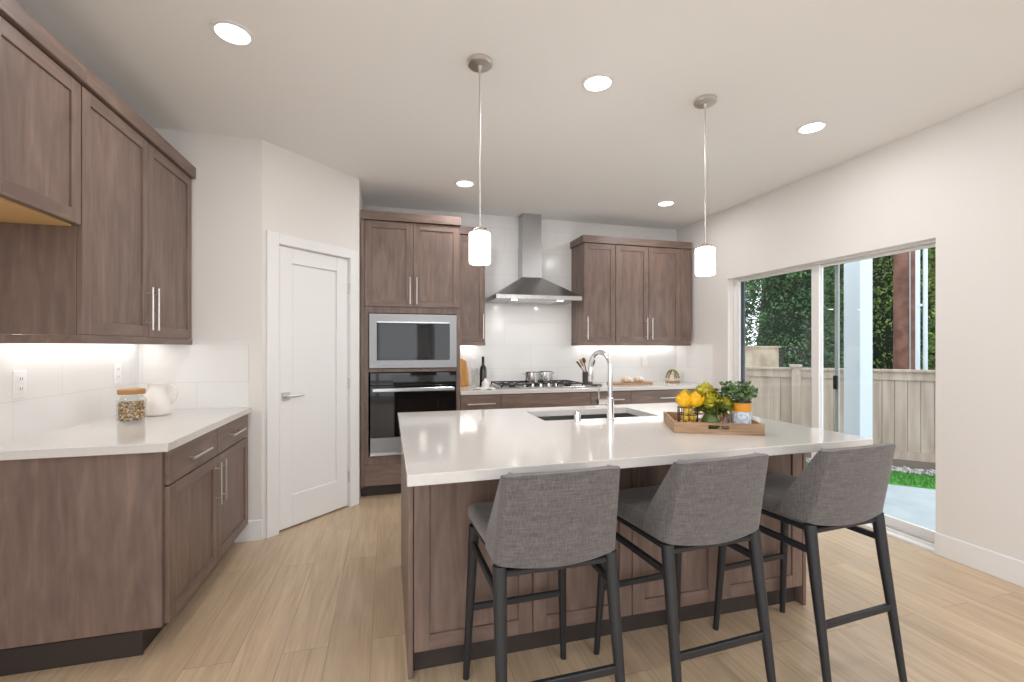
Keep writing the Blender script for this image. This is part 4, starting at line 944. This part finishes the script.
# local frame: x along the fence, y = left of direction; the yard is on the side of fn
ysg = 1 if (Vector((-fd.y, fd.x, 0)).dot(fn) > 0) else -1
bw = 0.118; pans = [(-6.2, -3.75), (-3.65, -1.2), (-1.1, 1.35), (1.45, 3.8)]
for (t0, t1) in pans:
    m = MB(); nb = int((t1-t0)/bw); w_ = (t1-t0)/nb
    for k in range(nb): a = t0+k*w_; m.box(a+0.003, a+w_-0.003, -0.009, 0.009+random.uniform(-0.002, 0.002), FZ0+0.09, FZ1)
    obj('board_panel', m, fence_m, c, world=False)
    m = MB(); m.box(t0, t1, 0.012*ysg, 0.03*ysg, FZ1-0.09, FZ1+0.012); m.box(t0, t1, 0.012*ysg, 0.03*ysg, FZ0+0.05, FZ0+0.15); obj('rail', m, fence_m, c, world=False)
    obj('cap_rail', MB().box(t0-0.02, t1+0.02, -0.05, 0.06, FZ1+0.013, FZ1+0.04), fence_m, c, world=False)
for t in (-3.70, -1.15, 1.40, 3.85):
    p_ = obj('post', MB().box(t-0.05, t+0.05, -0.05, 0.06, -0.05, FZ1+0.05), fence_m, c, world=False)
    obj('post_cap', MB().box(t-0.07, t+0.07, -0.07, 0.08, FZ1+0.05, FZ1+0.08), fence_m, p_, world=False)
obj('base_board', MB().box(-6.2, 3.8, 0.012*ysg, 0.035*ysg, -0.02, FZ0+0.045), mat('dark_kick_board', srgb(120, 108, 98), 0.9), c, world=False)

def dirp(u, d): a = (u-512)/455; s, c_ = math.sin(YAW), math.cos(YAW); return ((a*c_+s)*d, (-a*s+c_)*d)
PX, PY = dirp(858, 4.55)
q = obj('porch_post', MB().box(PX-.083, PX+.083, PY-.083, PY+.083, GZ, 3.0).box(PX-.1, PX+.1, PY-.1, PY+.1, GZ, GZ+0.18), post_m, bevel=0.004); tag(q, 'square white porch post standing on the patio', 'post')
ux, uy = dirp(905.5, 8.2)
c = thing('utility_pole', 'thick reddish wooden pole rising behind the fence', 'pole', (ux, uy, GZ))
obj('trunk', MB().tube([(ux, uy, GZ), (ux, uy, 7.5)], [0.18, 0.15], 18), pole_m, c, smooth=True)
obj('cable', MB().tube([(ux-0.11, uy-0.15, GZ), (ux-0.10, uy-0.13, 7.0)], 0.012, 8), mat('grey_cable', srgb(150, 148, 146), 0.5), c, smooth=True)
vx_, vy_ = dirp(921.5, 7.6)
c = thing('downpipe', 'pair of thin white pipes right of the wooden pole', 'pipe', (vx_, vy_, GZ))
for dx_ in (-0.05, 0.05): obj('pipe', MB().tube([(vx_+dx_*0.8, vy_-dx_*0.6, GZ), (vx_+dx_*0.8, vy_-dx_*0.6, 6.0)], 0.032, 12), post_m, c, smooth=True)
obj('bracket', MB().box(vx_-0.08, vx_+0.08, vy_-0.01, vy_+0.01, 2.0, 2.04), post_m, c)
gx, gy = dirp(768, 8.6)
q = obj('reflection_block', MB().box(gx-0.36, gx+0.25, gy, gy+0.2, GZ+0.002, 1.31).box(gx-0.39, gx+0.28, gy-0.03, gy+0.23, 1.31, 1.34), tan_m); tag(q, 'low tan block beyond the fence imitating a reflection in the left pane', 'wall')  # solid block imitates a blurry reflection in the glass

def tree(name, x, y, H, R_, mleaf, n, ls, kind, label, z_lo=0.3, core=True):
    c = thing(name, label, 'tree', (x, y, GZ), 0, 'trees beyond the fence')
    tm = MB(); tm.tube([(x, y, GZ-0.1), (x+0.05, y, H*0.5), (x, y, H*0.9)], [0.13, 0.09, 0.03], 8)
    for k in range(9):
        a = random.uniform(0, 2*PI); z = random.uniform(0.15, 0.75)*H; L_ = R_*0.75
        tm.tube([(x, y, z), (x+L_*0.5*math.cos(a), y+L_*0.5*math.sin(a), z+0.3), (x+L_*math.cos(a), y+L_*math.sin(a), z+0.7)], [0.04, 0.025, 0.01], 5)
    obj('trunk', tm, bark_m, c)
    def rad(z):
        t = (z-z_lo)/(H-z_lo)
        return R_*(1-t)**0.7+0.05 if kind == 'cone' else R_*math.sqrt(max(0.02, 1-(2*t-1)**2))
    m = MB(); lobes = [(random.uniform(0, 2*PI), random.uniform(z_lo, H*0.95)) for _ in range(150)]
    for k in range(n):
        la, lz = random.choice(lobes); la += random.gauss(0, 0.34); z = min(H*0.99, max(z_lo*0.6, lz+random.gauss(0, 0.3)))
        r = rad(z)*random.uniform(0.62, 1.08); p = Vector((x+r*math.cos(la), y+r*math.sin(la), z))
        out_ = Vector((math.cos(la), math.sin(la), random.uniform(-0.9, 0.4) if kind == 'cone' else random.uniform(-1, 1)))
        d = (out_+Vector((random.uniform(-.8, .8), random.uniform(-.8, .8), random.uniform(-.5, .5)))).normalized()
        s_ = ls*random.uniform(0.7, 1.3); w_ = s_*(0.35 if kind == 'cone' else 0.55)
        u = d.cross(Vector((random.uniform(-1, 1), random.uniform(-1, 1), random.uniform(-1, 1)))).normalized()
        m.add([p, p+d*s_*0.5+u*w_*0.5, p+d*s_, p+d*s_*0.5-u*w_*0.5], [(0, 1, 2, 3)])
    o = obj('foliage', m, mleaf, c)
    if core:
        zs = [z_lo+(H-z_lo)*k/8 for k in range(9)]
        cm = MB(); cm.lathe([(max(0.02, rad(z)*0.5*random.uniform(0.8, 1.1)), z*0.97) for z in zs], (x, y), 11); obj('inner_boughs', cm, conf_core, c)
def T_(u, d, *a, **k):
    x, y = dirp(u, d); tree('tree', x, y, *a, **k)
T_(786, 10.2, 6.6, 1.3, conf_m, 24000, 0.1, 'cone', 'tall dark green evergreen filling the left glass panel', z_lo=0.0)
T_(842, 11.8, 7.0, 1.25, conf_m, 18000, 0.11, 'cone', 'dark evergreen directly behind the white porch post', z_lo=0.0)
T_(888, 10.0, 5.6, 1.2, decid_m, 18000, 0.085, 'blob', 'light green leafy tree left of the reddish pole', z_lo=-0.2)
T_(872, 15.5, 8.0, 2.0, conf_m, 14000, 0.16, 'cone', 'distant grey-green evergreen behind the leafy tree', z_lo=0.0)
T_(945, 10.5, 5.5, 1.3, conf_m, 15000, 0.1, 'blob', 'green tree at the right edge of the patio door', z_lo=-0.2)
T_(1040, 15, 7.5, 2.2, conf_m, 9000, 0.22, 'cone', 'evergreen far right, out past the door frame', z_lo=0.0)
T_(935, 17.5, 8.0, 2.0, conf_m, 9000, 0.22, 'cone', 'distant evergreen behind the white pipes', z_lo=0.0)
T_(813, 16, 8.5, 1.9, conf_m, 9000, 0.22, 'cone', 'distant evergreen between the two nearer evergreens', z_lo=0.0)
